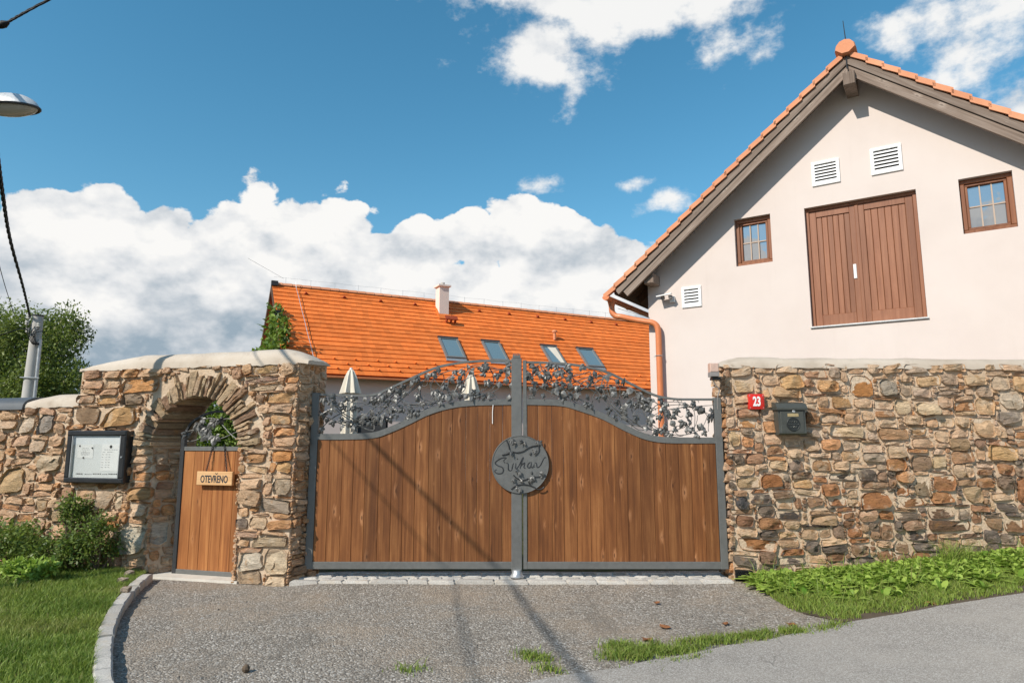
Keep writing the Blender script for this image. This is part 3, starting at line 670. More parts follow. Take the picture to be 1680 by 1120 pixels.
def coping(name, parent, fr, s0, s1, zb, hfun, o_front, o_back, mat, ns=60, rough=.012, nk=13):
    """rounded render coping lofted along a wall"""
    V = []
    for i in range(ns):
        s = s0 + (s1 - s0) * i / (ns - 1); h = hfun(s)
        for k in range(nk):
            t = k / (nk - 1); a = math.pi * t
            o = o_front + (o_back - o_front) * (.5 - .5 * math.cos(a)); z = zb(s) + h * math.sin(a) ** .9
            if k == 0: z -= .02 + rough * 1.6 * noise.noise((s * 9, 1, 3)); o += rough * .6 * noise.noise((s * 6, 4, 3))
            V.append(fr.pt(s, o + rough * .5 * noise.noise((s * 4, k, 0)), z + rough * noise.noise((s * 3, k * .7, 8))))
    Fq = [(i * nk + j, (i + 1) * nk + j, (i + 1) * nk + j + 1, i * nk + j + 1) for i in range(ns - 1) for j in range(nk - 1)]
    Fq += [tuple(range(nk)), tuple((ns - 1) * nk + j for j in range(nk - 1, -1, -1))]
    for i in range(ns - 1): Fq.append((i * nk, i * nk + nk - 1, (i + 1) * nk + nk - 1, (i + 1) * nk))
    m = MB(); m.add(V, Fq); return m.build(name, mat, parent, smooth=50)
def bulge(s, a, b, ea, eb):                        # swells between a and b, easing over ea / eb at the ends
    return max(.02, min(1, (s - a) / ea)) ** .5 * max(.02, min(1, (b - s) / eb)) ** .5
coping('coping', left_wall, LW, -.16, TALL + .03, lambda s: TOPZ + .04, lambda s: .185 * bulge(s, -.16, TALL + .03, .42, .9) + .01, .012, -DEP - .04, 'coping')
coping('coping', left_wall, LW, TALL - .01, 4.32, lambda s: LOWZ + .01 - (s - TALL) * .015, lambda s: .15 * bulge(s, TALL - .6, 4.4, .3, .55) + .02, .02, -DEP - .04, 'coping', 30)
tag(coping('sheet_capping', left_wall, LW, 4.24, LEND, lambda s: LOWZ - .02, lambda s: .165, .05, -DEP - .06, 'capping', 20, .002), 'dark grey sheet capping at the end of the wall')

# ------------------------------------------------------------------ right garden wall
RW = Frame((2.585, 8.2), (1, 0)); RLEN, RTOP = 7.6, 2.585
right_wall = thing('garden_wall', RW.pt(3, 0, 0), 'brown and cream rubble stone wall right of the gate, carrying the mailbox', 'wall')
m = MB(); m.box(RW, .03, RLEN, -.45, -.007, -.2, RTOP); m.build('mortar_core', 'mortar', right_wall)
def zz(px, py, k): return RW.sz(1160 + px / 2.075, 560 + py / 2.075)[k]
def rpre(x0, y0, x1, y1, col):
    a, b = zz(x0, y0, 0), zz(x1, y1, 0); t, q = zz(x0, y0, 1), zz(x1, y1, 1); return ((a + b) / 2, (t + q) / 2, abs(b - a), abs(t - q), tuple(c_ * f_ for c_, f_ in zip(col, (1.42, 1.28, 1.17))))
DK, DB = (.075, .068, .062), (.155, .10, .066)
pre = [rpre(*q) for q in [
    (75, 118, 160, 178, (.52, .42, .28)), (480, 108, 568, 195, (.42, .21, .085)), (575, 130, 646, 188, (.28, .26, .23)), (245, 106, 330, 158, (.46, .31, .17)),
    (215, 150, 325, 194, (.50, .37, .23)), (365, 134, 462, 180, (.46, .30, .16)), (988, 160, 1070, 232, (.44, .40, .34)), (985, 234, 1079, 282, (.34, .31, .27)),
    (897, 262, 982, 328, (.48, .37, .26)), (683, 378, 764, 442, (.29, .21, .15)), (764, 386, 818, 436, (.42, .34, .23)), (515, 510, 636, 574, (.31, .155, .075)),
    (403, 524, 472, 562, (.22, .115, .06)), (740, 562, 846, 610, (.165, .115, .078)), (230, 564, 326, 602, DK), (88, 532, 138, 574, (.06, .062, .066)),
    (183, 450, 264, 500, (.25, .12, .055)), (770, 450, 852, 510, (.29, .16, .085)), (695, 464, 764, 530, (.27, .22, .16)), (863, 494, 940, 552, (.34, .27, .18)),
    (1000, 594, 1079, 648, (.22, .135, .085)), (742, 608, 902, 648, DB), (98, 664, 238, 712, (.32, .165, .08)), (278, 466, 358, 500, (.41, .28, .155)),
    (92, 462, 176, 502, (.44, .34, .21)), (340, 522, 400, 568, (.24, .17, .12)), (412, 444, 512, 472, DK), (640, 484, 690, 528, (.30, .145, .07)),
    (752, 514, 852, 556, (.30, .165, .085)), (645, 528, 742, 566, (.24, .135, .072)), (92, 258, 172, 294, (.38, .22, .11)), (325, 232, 382, 282, (.36, .21, .12)),
    (412, 186, 490, 230, (.43, .28, .15)), (700, 106, 796, 150, (.45, .33, .21)), (630, 196, 696, 252, (.53, .44, .32)), (700, 208, 788, 256, (.51, .43, .31)),
    (575, 292, 686, 334, (.35, .24, .15)), (404, 290, 545, 330, (.49, .41, .30)), (70, 306, 114, 364, (.54, .43, .28)), (690, 288, 752, 316, (.42, .28, .17)),
    (912, 200, 984, 256, (.50, .38, .24)), (944, 352, 1060, 402, (.54, .39, .21)), (345, 396, 428, 438, (.36, .23, .13)), (450, 368, 522, 404, (.36, .25, .16)),
    (522, 384, 606, 418, (.33, .29, .24)), (195, 356, 264, 390, (.28, .18, .11)), (828, 370, 920, 416, (.33, .22, .14)), (606, 400, 680, 442, (.33, .18, .09)),
    (172, 596, 262, 638, (.33, .185, .10)), (344, 584, 448, 622, (.38, .28, .18)), (470, 630, 526, 668, (.30, .15, .075)), (420, 626, 468, 668, (.25, .19, .15)), (580, 612, 640, 680, (.20, .13, .085)),
    (914, 458, 976, 502, (.27, .155, .085)), (980, 456, 1042, 512, (.22, .165, .125)), (1046, 458, 1079, 552, (.25, .13, .07)), (826, 406, 876, 462, (.36, .29, .21)),
    (652, 136, 698, 190, (.36, .29, .22)), (870, 112, 952, 154, (.50, .40, .28)), (960, 118, 1030, 172, (.48, .41, .32)), (1034, 116, 1079, 178, (.50, .36, .21))]]
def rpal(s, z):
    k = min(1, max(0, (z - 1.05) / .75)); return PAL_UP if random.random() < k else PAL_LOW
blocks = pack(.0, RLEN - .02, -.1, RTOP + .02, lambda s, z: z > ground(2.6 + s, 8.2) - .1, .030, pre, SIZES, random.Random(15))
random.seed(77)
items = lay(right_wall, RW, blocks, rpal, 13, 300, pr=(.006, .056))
end = Frame((2.585, 8.2), (0, 1)); end.en = Vector((-1, 0, 0))
b5 = pack(0.0, .44, .0, RTOP, lambda s, z: True, .034, [], [(6, 3), (5, 4), (6, 2), (4, 2), (7, 3)], random.Random(19))
items += [(a * .5, g, c, q) for a, g, c, q in lay(right_wall, end, b5, lambda s, z: PAL_UP, 16, 0, pr=(.012, .035))]
emit(right_wall, items)
coping('coping', right_wall, RW, -.03, RLEN, lambda s: RTOP - .01 - .006 * s, lambda s: .115 * bulge(s, -.03, RLEN + 3, .3, .5) + .015, .018, -.5, 'coping', 80, .016)
# ------------------------------------------------------------------ the double gate
GY = 8.27
GF = Frame((0, GY), (1, 0))
def g2(px, py): return GF.sz(px, py)
def smooth_pts(pts, n=40):
    """Catmull-Rom through (s,z) points"""
    P_ = [Vector((*p, 0)) if len(p) == 2 else Vector(p) for p in pts]; P_ = [P_[0] * 2 - P_[1]] + P_ + [P_[-1] * 2 - P_[-2]]; out = []
    seg = len(P_) - 3
    for i in range(n):
        t = i / (n - 1) * seg; k = min(int(t), seg - 1); u = t - k; a, b, c, d = P_[k:k + 4]
        out.append(.5 * ((2 * b) + (c - a) * u + (2 * a - 5 * b + 4 * c - d) * u * u + (3 * b - a - 3 * c + d) * u ** 3))
    return out
def sm2(pts, n=40): return [(v.x, v.y) for v in smooth_pts(pts, n)]
def zat(curve, s):
    for (a, b), (c, d) in zip(curve, curve[1:]):
        if min(a, c) <= s <= max(a, c) and a != c: return b + (d - b) * (s - a) / (c - a)
    return curve[0][1] if abs(s - curve[0][0]) < abs(s - curve[-1][0]) else curve[-1][1]
TL = sm2([g2(*q) for q in [(520, 647), (560, 648), (610, 648), (637, 638), (676, 620), (716, 603), (755, 595), (794, 592), (845, 592)]])
BL = sm2([g2(*q) for q in [(518, 716), (560, 716), (610, 714), (637, 706), (669, 692), (700, 677), (731, 667), (771, 661), (845, 659)]])
TR = sm2([g2(*q) for q in [(858, 594), (918, 596), (957, 601), (997, 611), (1032, 628), (1071, 647), (1103, 654), (1140, 655), (1176, 655)]])
BR = sm2([g2(*q) for q in [(858, 659), (918, 661), (950, 669), (989, 683), (1024, 701), (1056, 715), (1087, 721), (1130, 722), (1176, 722)]])
XL0, XR1 = -2.455, 2.565                         # outer edges of the leaves
MIDX = .108
ZB = .165                                        # underside of the leaves
def leaf_mesh(kind, rnd):
    """wrought leaf: lobes folded along their ribs and drooping, a few mm thick; about 1 unit long, tip down -z"""
    lob = {0: [(0, 1.0, .30), (-1.0, .72, .24), (1.0, .72, .24)], 1: [(0, 1.0, .26), (-.75, .85, .22), (.75, .85, .22), (-1.6, .5, .18), (1.6, .5, .18)], 2: [(0, .95, .42)]}[kind]
    vs = []; fs = []
    for a, L, wd in lob:
        b = len(vs); ca, sa = math.cos(a), math.sin(a)
        rib = [(0, 0, 0), (0, -.45 * L, .10), (0, -L, -.12)]
        edg = [(-wd, -.38 * L, -.05), (-wd * .75, -.7 * L, -.08), (wd * .75, -.7 * L, -.08), (wd, -.38 * L, -.05)]
        for x, z, y in rib + edg: vs.append((x * ca - z * sa, -y + rnd.uniform(-.03, .03), x * sa + z * ca))
        fs += [(b, b + 3, b + 1), (b + 3, b + 4, b + 1), (b + 4, b + 2, b + 1), (b, b + 1, b + 6), (b + 6, b + 1, b + 5), (b + 5, b + 1, b + 2)]
    n = len(vs); vs2 = vs + [(x, y + .025, z) for x, y, z in vs]
    f2 = fs + [tuple(i + n for i in reversed(f)) for f in fs]
    me = bpy.data.meshes.new('leaf'); me.from_pydata(vs2, [], f2); me.materials.append(MAT['iron_leaf']); return me
rl = random.Random(3)
LEAFM = [leaf_mesh(k, rl) for k in (0, 0, 1, 1, 0, 2)]
def put_leaf(parent, pos, size, rnd, mesh=None):
    o = bpy.data.objects.new('leaf', mesh or rnd.choice(LEAFM)); place(o, parent, pos)
    o.rotation_euler = (rnd.uniform(-.5, .35), rnd.gauss(0, .55), rnd.uniform(-.9, .9)); o.scale = (size, size, size); return o
def vine(gate, top, bot, s0, s1, seed, nl):
    rnd = random.Random(seed); spots = []
    for k in range(7):
        fq, ph, am = (1.3, 1.9, 2.4, 1.6, 2.1, 1.45, 2.7)[k], k * .9 + rnd.uniform(-.3, .3), rnd.uniform(.34, .48); base = .5; q0 = s0 + (s1 - s0) * (0, 0, .05, 0, .12, 0, .3)[k]; q1 = s1 - (s1 - s0) * (0, .1, 0, 0, .05, .25, 0)[k]
        pts = []; par = []
        for i in range(46):
            t = i / 45; s = q0 + (q1 - q0) * t + .10 * math.sin(2 * math.pi * (fq * 1.7 * t) + ph * 2)
            s = min(max(s, s0), s1); v = base + am * math.sin(2 * math.pi * fq * t + ph) + .06 * math.sin(19 * t + k)
            zb, zt = zat(bot, s) + .04, zat(top, s) - .015; z = zb + (zt - zb) * min(1.0, max(0, v)); d = .018 * math.sin(7 * t + ph)
            pts.append(GF.pt(s, d + .0, z))
        m = MB(); m.tube(pts, [.0075 - .0035 * i / 45 for i in range(46)], 5); st = m.build('vine_stem', 'iron_leaf', gate, smooth=60)
        for j in range(3):                                                  # curling side shoots
            i = rnd.randrange(6, 40); a0 = rnd.uniform(0, 6.28); sg = rnd.choice((-1, 1)); q = pts[i]; cur = []
            R = rnd.uniform(.05, .11)
            for u in range(14):
                an = a0 + sg * u * .33; r = R * (1 - u / 17); cur.append(q + Vector((R * math.cos(a0 + math.pi) + r * math.cos(an), -.01, R * math.sin(a0 + math.pi) + r * math.sin(an))))
            cur = [c for c in cur if zat(bot, c.x) + .02 < c.z < zat(top, c.x)]
            if len(cur) > 4: mm = MB(); mm.tube(cur, .004, 5); mm.build('tendril', 'iron_leaf', st, smooth=60)
        spots += [(st, p) for p in pts]
    done = []; tries = 0
    while len(done) < nl and tries < 4000:
        tries += 1; s = rnd.uniform(s0 + .02, s1 - .02); zb, zt = zat(bot, s) + .05, zat(top, s) - .02; z = zb + (zt - zb) * rnd.uniform(.0, 1.0)
        if any((s - a) ** 2 + (z - b) ** 2 < .054 ** 2 for a, b in done): continue
        st, q = min(spots, key=lambda t: (t[1].x - s) ** 2 + (t[1].z - z) ** 2)
        if (q.x - s) ** 2 + (q.z - z) ** 2 > .10 ** 2: continue
        done.append((s, z)); put_leaf(st, GF.pt(s, rnd.uniform(.015, .04), z + .02), rnd.uniform(.075, .115), rnd)
def planks(gate, curve, a, b, n, z0, mat, fr, o0, o1, rnd, drop=.035):
    xs = [a]; ws = [rnd.uniform(.9, 1.1) for _ in range(n)]; tot = sum(ws)
    for w in ws: xs.append(xs[-1] + (b - a) * w / tot)
    for x0, x1 in zip(xs, xs[1:]):
        x0 += .0012; x1 -= .0012; k = 4; dd = rnd.uniform(-.0015, .0015); c = .0035
        top = [(x0 + (x1 - x0) * i / k, zat(curve, x0 + (x1 - x0) * i / k) - drop) for i in range(k + 1)]
        fo = [(x0 + c, z0), (x1 - c, z0)] + [(min(max(s, x0 + c), x1 - c), z) for s, z in reversed(top)]
        bo = [(x0, z0), (x1, z0)] + list(reversed(top))
        n_ = len(fo); m = MB()
        vs = [fr.pt(s, o1 + dd, z) for s, z in fo] + [fr.pt(s, o1 + dd - c, z) for s, z in bo] + [fr.pt(s, o0, z) for s, z in bo]
        fs = [tuple(range(n_)), tuple(range(3 * n_ - 1, 2 * n_ - 1, -1))]
        for q in (0, n_): fs += [(q + i, q + n_ + i, q + n_ + (i + 1) % n_, q + (i + 1) % n_) for i in range(n_)]
        m.add(vs, fs); m.build('plank', mat, gate)
def gate_leaf(a, b, top, bot, n, seed, label, inner_first):
    g = thing('gate_leaf', (a if inner_first else b, GY, ZB), label, 'gate')
    sw = .088; m = MB()
    outer = (a, a + sw) if not inner_first else (b - sw, b)
    inner = (b - .045, b) if not inner_first else (a, a + .045)
    zo = zat(top, a if not inner_first else b) + .02
    m.bevbox(GF, outer[0], outer[1], -.03, .03, ZB, zo, .004); m.build('hinge_stile', 'steel_frame', g)
    m = MB(); m.bevbox(GF, inner[0], inner[1], -.03, .03, ZB, zat(top, inner[0]) + .02, .004); m.build('closing_stile', 'steel_frame', g)
    x0, x1 = sorted((outer[1] if not inner_first else outer[0], inner[0] if not inner_first else inner[1]))
    m = MB(); m.bevbox(GF, x0 - .003, x1 + .003, -.028, .027, ZB + .001, ZB + .085, .004); m.build('bottom_rail', 'steel_frame', g)
    cl = [(s, z) for s, z in bot if x0 - .02 < s < x1 + .02]; cl = [(x0 - .004, zat(bot, x0))] + [q for q in cl if x0 + .01 < q[0] < x1 - .01] + [(x1 + .004, zat(bot, x1))]
    m = MB(); m.sweep(cl, .036, -.028, .027, GF); m.build('curved_rail', 'steel_frame', g, smooth=35)
    ct = [(x0 - .004, zat(top, x0))] + [q for q in top if x0 + .01 < q[0] < x1 - .01] + [(x1 + .004, zat(top, x1))]
    m = MB(); m.sweep(ct, .013, -.02, .02, GF); m.build('top_rail', 'steel_frame', g, smooth=35)
    planks(g, bot, x0 + .002, x1 - .002, n, ZB + .08, 'wood_gate', GF, -.012, .017, random.Random(seed), .03)
    vine(g, top, bot, x0, x1, seed + 1, 98)
    return g
gl = gate_leaf(XL0, MIDX - .028, TL, BL, 16, 40, 'left leaf of brown plank gate, carrying the round emblem and centre post', False)
gr = gate_leaf(MIDX + .028, XR1, TR, BR, 15, 55, 'right leaf of brown plank gate beside the mailbox wall', True)
# centre post with emblem, fixed to the left leaf
m = MB(); zt = g2(850, 588)[1]
m.bevbox(GF, MIDX - .115, MIDX + .012, .0305, .042, ZB - .03, zt, .006); post = m.build('centre_post', 'steel_frame', gl)
m = MB(); m.bevbox(GF, MIDX - .10, MIDX - .003, -.03, .041, zt - .002, zt + .035, .006); m.build('post_cap', 'steel_frame', post)
for q in range(5):
    m = MB(); m.bevbox(GF, MIDX - .095 + q * .019, MIDX - .083 + q * .019, -.02, .040, zt + .03, zt + .055 + .006 * (q % 2), .003); m.build('crown_tooth', 'steel_frame', post)
m = MB(); m.lathe([(.085, 0), (.09, .012), (.06, .04), (.05, .085)], GF.pt(MIDX - .05, .06, ZB - .085), 14); m.build('post_foot', 'zinc', post, smooth=40)
MC = g2(853.5, 761); MR = .343
MF = Frame((MC[0], GY), (1, 0)); MF.o = GF.pt(MC[0], .0425, MC[1])
def disc(fr, R, o0, o1, k=72, bev=.008):
    m = MB(); vs = []
    for r, o in ((R, o0), (R, o1 - bev), (R - bev, o1)):
        for j in range(k): a = 2 * math.pi * j / k; vs.append(fr.pt(r * math.cos(a), o, r * math.sin(a)))
    fs = [tuple(range(k)), tuple(range(2 * k, 3 * k))]
    for q in (0, k): fs += [(q + j, q + (j + 1) % k, q + k + (j + 1) % k, q + k + j) for j in range(k)]
    return m.add(vs, fs)
med = disc(MF, MR, 0, .012, 72, .004).build('emblem_disc', 'steel_frame', gl, smooth=30)
m = MB(); ringp = [MF.pt((MR - .004) * math.cos(2 * math.pi * j / 64), .010, (MR - .004) * math.sin(2 * math.pi * j / 64)) for j in range(65)]; m.tube(ringp, .008, 6); m.build('emblem_rim', 'steel_frame', med, smooth=60)
def mz(x, y): return ((x - 585) / 365 * MR, -(y - 562) / 372 * MR)         # enlarged picture of the emblem -> disc
strokes = [[(385, 545), (372, 510), (402, 478), (350, 480), (288, 512), (262, 548), (300, 580), (352, 600), (368, 640), (345, 675), (300, 682), (262, 664), (258, 640), (282, 628)],
           [(408, 545), (430, 560), (432, 630), (470, 632), (490, 560), (500, 545)], [(528, 545), (522, 600), (534, 620), (556, 590)], [(540, 498), (552, 486)],
           [(556, 600), (590, 530), (622, 470), (606, 520), (580, 620)], [(582, 600), (612, 560), (640, 545), (630, 600), (652, 612)],
           [(716, 535), (690, 550), (676, 590), (700, 606), (722, 570), (728, 532)], [(728, 532), (722, 590), (744, 600), (764, 560)], [(762, 582), (770, 596)],
           [(770, 540), (792, 550), (800, 600), (838, 575), (868, 520), (890, 478), (916, 474)]]
for st in strokes:
    pts = smooth_pts([mz(*q) for q in st], 8 * len(st)); m = MB()
    m.tube([MF.pt(v.x, .013, v.y) for v in pts], [.0075 * (.55 + .45 * math.sin(math.pi * i / (len(pts) - 1))) for i in range(len(pts))], 5); m.build('letter_stroke', 'steel_dark', med, smooth=60)
for st in [[(350, 445), (420, 428), (470, 398), (540, 412), (620, 395), (700, 345), (790, 322), (840, 318)], [(405, 250), (432, 310), (450, 385)], [(820, 320), (826, 380), (800, 430)],
           [(495, 700), (550, 745), (620, 765), (700, 740), (770, 725), (880, 718)], [(465, 880), (520, 840), (590, 822), (680, 826), (760, 855), (800, 880), (850, 880), (890, 850)], [(700, 740), (690, 790), (720, 830)]]:
    pts = smooth_pts([mz(*q) for q in st], 7 * len(st)); m = MB(); m.tube([MF.pt(v.x, .018, v.y) for v in pts], .0075, 6); m.build('twig', 'steel_dark', med, smooth=60)
rm = random.Random(9)
for q in [(480, 268), (515, 300), (615, 290), (650, 318), (800, 290), (830, 312), (770, 400), (720, 440), (790, 440), (470, 420), (490, 450), (545, 660), (570, 690), (830, 690), (860, 730), (720, 690), (490, 780), (590, 790), (700, 790), (560, 890), (580, 905), (740, 745)]:
    put_leaf(med, MF.pt(mz(*q)[0], .03, mz(*q)[1] + .03), rm.uniform(.05, .075), rm)
# pale dripped streaks on the boards
m = MB(); q = [g2(809, 664), g2(808, 675), g2(808, 695)]
m.sweep(q, .004, .029, .031, GF); m.build('bird_dropping', 'white_paint', gl)

# ------------------------------------------------------------------ the small door in the arch
DF = Frame(LW.pt(0, -.20, 0).xy, LW.ex.xy)
door = thing('garden_door', DF.pt(1.25, 0, 0), 'orange-brown plank door in the stone arch, hung with a wooden sign', 'door')
dw0, dw1, dz1 = .74, 1.775, 1.585
m = MB(); m.bevbox(DF, dw1 - .06, dw1, -.02, .028, .03, dz1 + .18, .004); m.build('stile', 'steel_dark', door)
m = MB(); m.bevbox(DF, dw0, dw0 + .05, -.02, .028, .03, dz1 + .18, .004); m.build('stile', 'steel_dark', door)
for a, b in ((.03, .085), (dz1 - .045, dz1 + .01)):
    m = MB(); m.bevbox(DF, dw0 + .048, dw1 - .058, -.02, .026, a, b, .004); m.build('rail', 'steel_frame', door)
planks(door, [(dw0, dz1), (dw1, dz1)], dw0 + .052, dw1 - .062, 6, .08, 'wood_door', DF, -.012, .014, random.Random(4), .042)
hoop = sm2([(dw1 - .03, dz1 + .17), (1.62, dz1 + .33), (1.40, dz1 + .43), (1.185, dz1 + .45), (.95, dz1 + .40), (dw0 + .03, dz1 + .2)], 24)
m = MB(); m.sweep(hoop, .014, -.014, .018, DF); m.build('arched_rail', 'steel_dark', door, smooth=35)
rd = random.Random(31)
for k in range(3):
    pts = [DF.pt(dw1 - .08 - (dw1 - dw0 - .14) * i / 25, .0, dz1 + .03 + (.22 + .14 * math.sin(5 * i / 25 + k * 2.1)) * (.5 + .5 * math.sin(math.pi * i / 25))) for i in range(26)]
    m = MB(); m.tube(pts, .006, 5); st = m.build('vine_stem', 'iron_leaf', door, smooth=60)
    for j in range(8):
        put_leaf(st, rd.choice(pts) + Vector((rd.uniform(-.02, .02), -.03, rd.uniform(0, .05))), rd.uniform(.08, .13), rd)
m = MB(); m.bevbox(DF, dw0 + .06, dw0 + .12, .006, .02, .86, .90, .002); m.build('latch', 'steel_dark', door)
slab = MB(); slab.prism([LW.pt(s, o, .03) for s, o in ((.66, .02), (2.05, .05), (1.9, -.5), (.72, -.5))], [LW.pt(s, o, -.1) for s, o in ((.66, .02), (2.05, .05), (1.9, -.5), (.72, -.5))])
tag(slab.build('threshold_slab', 'slab'), 'pale concrete threshold slab under the arched door', 'threshold')

def text(name, body, size, parent, loc, mat, rotz=0.0, ext=.003, bold=.0, xs=1.0, align='CENTER', rotx=math.pi / 2):
    c = bpy.data.curves.new(name, 'FONT'); c.body = body; c.size = size; c.extrude = ext; c.offset = bold; c.align_x = align; c.align_y = 'CENTER'; c.resolution_u = 3
    tmp = bpy.data.objects.new('tmp', c); COL.objects.link(tmp); bpy.context.view_layer.update(); me = bpy.data.meshes.new_from_object(tmp.evaluated_get(bpy.context.evaluated_depsgraph_get())); bpy.data.objects.remove(tmp); me.materials.clear(); me.materials.append(MAT[mat]); o = bpy.data.objects.new(name, me); place(o, parent, loc); o.rotation_euler = (rotx, 0, rotz); o.scale = (xs, 1, 1); return o
LROT = -rad(16)
# wooden OPEN sign on chains
SF = Frame(LW.pt(0, -.13, 0).xy, LW.ex.xy)
q0, q1 = SF.sz(325, 774), SF.sz(382, 797)
s0, s1, z0, z1 = q1[0], q0[0], q1[1] + .005, q0[1] + .01
sign = thing('hanging_sign', SF.pt((s0 + s1) / 2, 0, z0), 'pale wooden sign reading OTEVŘENO hung on the small door', 'sign')
m = MB(); m.bevbox(SF, s0, s1, -.02, .022, z0, z1, .006); m.build('sign_board', 'wood_sign', sign)
text('lettering', 'OTEVRENO', .125, sign, SF.pt((s0 + s1) / 2, .0235, (z0 + z1) / 2 - .012), 'ink', LROT, .0015, .0022, .62)
cs_ = (s0 + s1) / 2 - .030; zc = (z0 + z1) / 2 + .050
m = MB(); m.sweep([(cs_ + .018, zc + .016), (cs_, zc), (cs_ - .018, zc + .016)], .0045, .0225, .0245, SF); m.build('caron', 'ink', sign)
for sx, tx in ((s0 + .10, s0 + .19), (s1 - .12, s1 - .17)):
    a, b = SF.pt(sx, .0, z1 - .005), DF.pt(tx, .035, dz1 + .03); n = 15; m = MB(); sg = -1
    for i in range(n):
        c = a.lerp(b, (i + .5) / n); d = (b - a).normalized(); sd = (Vector((1, 0, 0)) if i % 2 else Vector((0, 1, 0)))
        L = (b - a).length / n * .72
        m.tube([c + d * L * math.cos(t) + sd * .010 * math.sin(t) for t in [2 * math.pi * k / 8 for k in range(9)]], .0035, 4, False)
    m.build('chain', 'steel_dark', sign)

# notice board
NF = Frame(LW.pt(0, .048, 0).xy, LW.ex.xy); q = [NF.sz(110, 706, .07), NF.sz(207, 706, .07), NF.sz(104, 790, .07), NF.sz(201, 795, .07)]
a, b = (q[1][0] + q[3][0]) / 2, (q[0][0] + q[2][0]) / 2; z0, z1 = (q[2][1] + q[3][1]) / 2, (q[0][1] + q[1][1]) / 2
nb = thing('notice_board', NF.pt((a + b) / 2, 0, z0), 'black framed glazed notice board with papers on the stone wall', 'notice board')
fw = .085
m = MB(); m.box(NF, a + .01, b - .01, -.055, .03, z0 + .01, z1 - .01); m.build('case', 'black_paint', nb)
for s_0, s_1, c_0, c_1 in ((a, b, z1 - fw * .8, z1), (a, b, z0, z0 + fw * .8)):
    m = MB(); m.bevbox(NF, s_0, s_1, .028, .075, c_0, c_1, .014); m.build('frame_bar', 'black_paint', nb)
for s_0, s_1 in ((a, a + fw), (b - fw, b)):
    m = MB(); m.bevbox(NF, s_0, s_1, .028, .074, z0 + fw * .8 - .001, z1 - fw * .8 + .001, .014); m.build('frame_bar', 'black_paint', nb)
m = MB(); m.box(NF, a + fw, b - fw, .031, .035, z0 + fw * .8, z1 - fw * .8); back = m.build('back_panel', 'board_white', nb)
for s_0, s_1, c_0, c_1 in ((a + fw, a + fw + .012, z0 + fw * .8, z1 - fw * .8), (b - fw - .012, b - fw, z0 + fw * .8, z1 - fw * .8)):
    m = MB(); m.box(NF, s_0, s_1, .036, .068, c_0, c_1); m.build('inner_trim', 'zinc', nb)
W_ = b - a; H_ = z1 - z0
def npt(x, y): return b - (x - 60) / 900 * W_, z1 - (y - 135) / 825 * H_       # enlarged picture of the board -> wall plane
def paper(x0, y0, x1, y1, o=.037):
    p0, p1 = npt(x0, y0), npt(x1, y1); m = MB(); m.box(NF, p1[0], p0[0], o, o + .0015, p1[1], p0[1]); return m.build('paper', 'paper', nb)
p1_ = paper(212, 362, 455, 572); p2_ = paper(580, 350, 860, 770)
for x, y in ((243, 378), (437, 410), (313, 563)):
    s_, z_ = npt(x, y); f2 = Frame((0, 0), (1, 0)); f2.o = NF.pt(s_, .039, z_); f2.ex = NF.ex; f2.en = NF.en; disc(f2, .011, 0, .008, 12, .002).build('pin', 'ink', p1_)
s_, z_ = npt(718, 390); f2 = Frame((0, 0), (1, 0)); f2.o = NF.pt(s_, .039, z_); f2.ex = NF.ex; f2.en = NF.en; disc(f2, .021, 0, .0015, 24, .0005).build('printed_seal', 'ink', p2_)
def lines(parent, rows, o, mat, rnd):
    m = MB()
    for x0, x1, y, th in rows:
        x = x0
        while x < x1:
            w = rnd.uniform(8, 30); p0, p1 = npt(x, y - th / 2), npt(min(x + w, x1), y + th / 2)
            m.box(NF, p1[0], p0[0], o, o + .0006, p1[1], p0[1]); x += w + rnd.uniform(5, 9)
    m.build('printed_lines', mat, parent)
rp = random.Random(2)
lines(p1_, [(285, 385, 415, 5), (275, 395, 438, 5), (290, 350, 468, 6), (270, 405, 482, 6), (265, 405, 500, 5), (275, 395, 518, 5)], .0392, 'ink_pale', rp)
lines(p2_, [(620, 820, 436, 6), (600, 640, 474, 6), (670, 755, 474, 7)] + [(c, d, y, 7) for y in (512, 552, 592, 634, 672, 710) for c, d in ((590, 618), (650, 675), (692, 718))], .0392, 'ink_pale', rp)
lines(back, [(215, 325, 818, 16), (350, 455, 822, 10), (475, 600, 815, 14), (612, 695, 820, 10), (710, 845, 814, 18)], .0352, 'ink', rp)
m = MB(); m.box(NF, a + fw - .004, b - fw + .004, .062, .064, z0 + fw * .8 - .004, z1 - fw * .8 + .004); m.build('glass_pane', 'glass_clear', nb)
s_, z_ = npt(920, 552); f2 = Frame((0, 0), (1, 0)); f2.o = NF.pt(s_, .074, z_); f2.ex = NF.ex; f2.en = NF.en; disc(f2, .012, 0, .01, 14, .003).build('lock', 'zinc', nb)

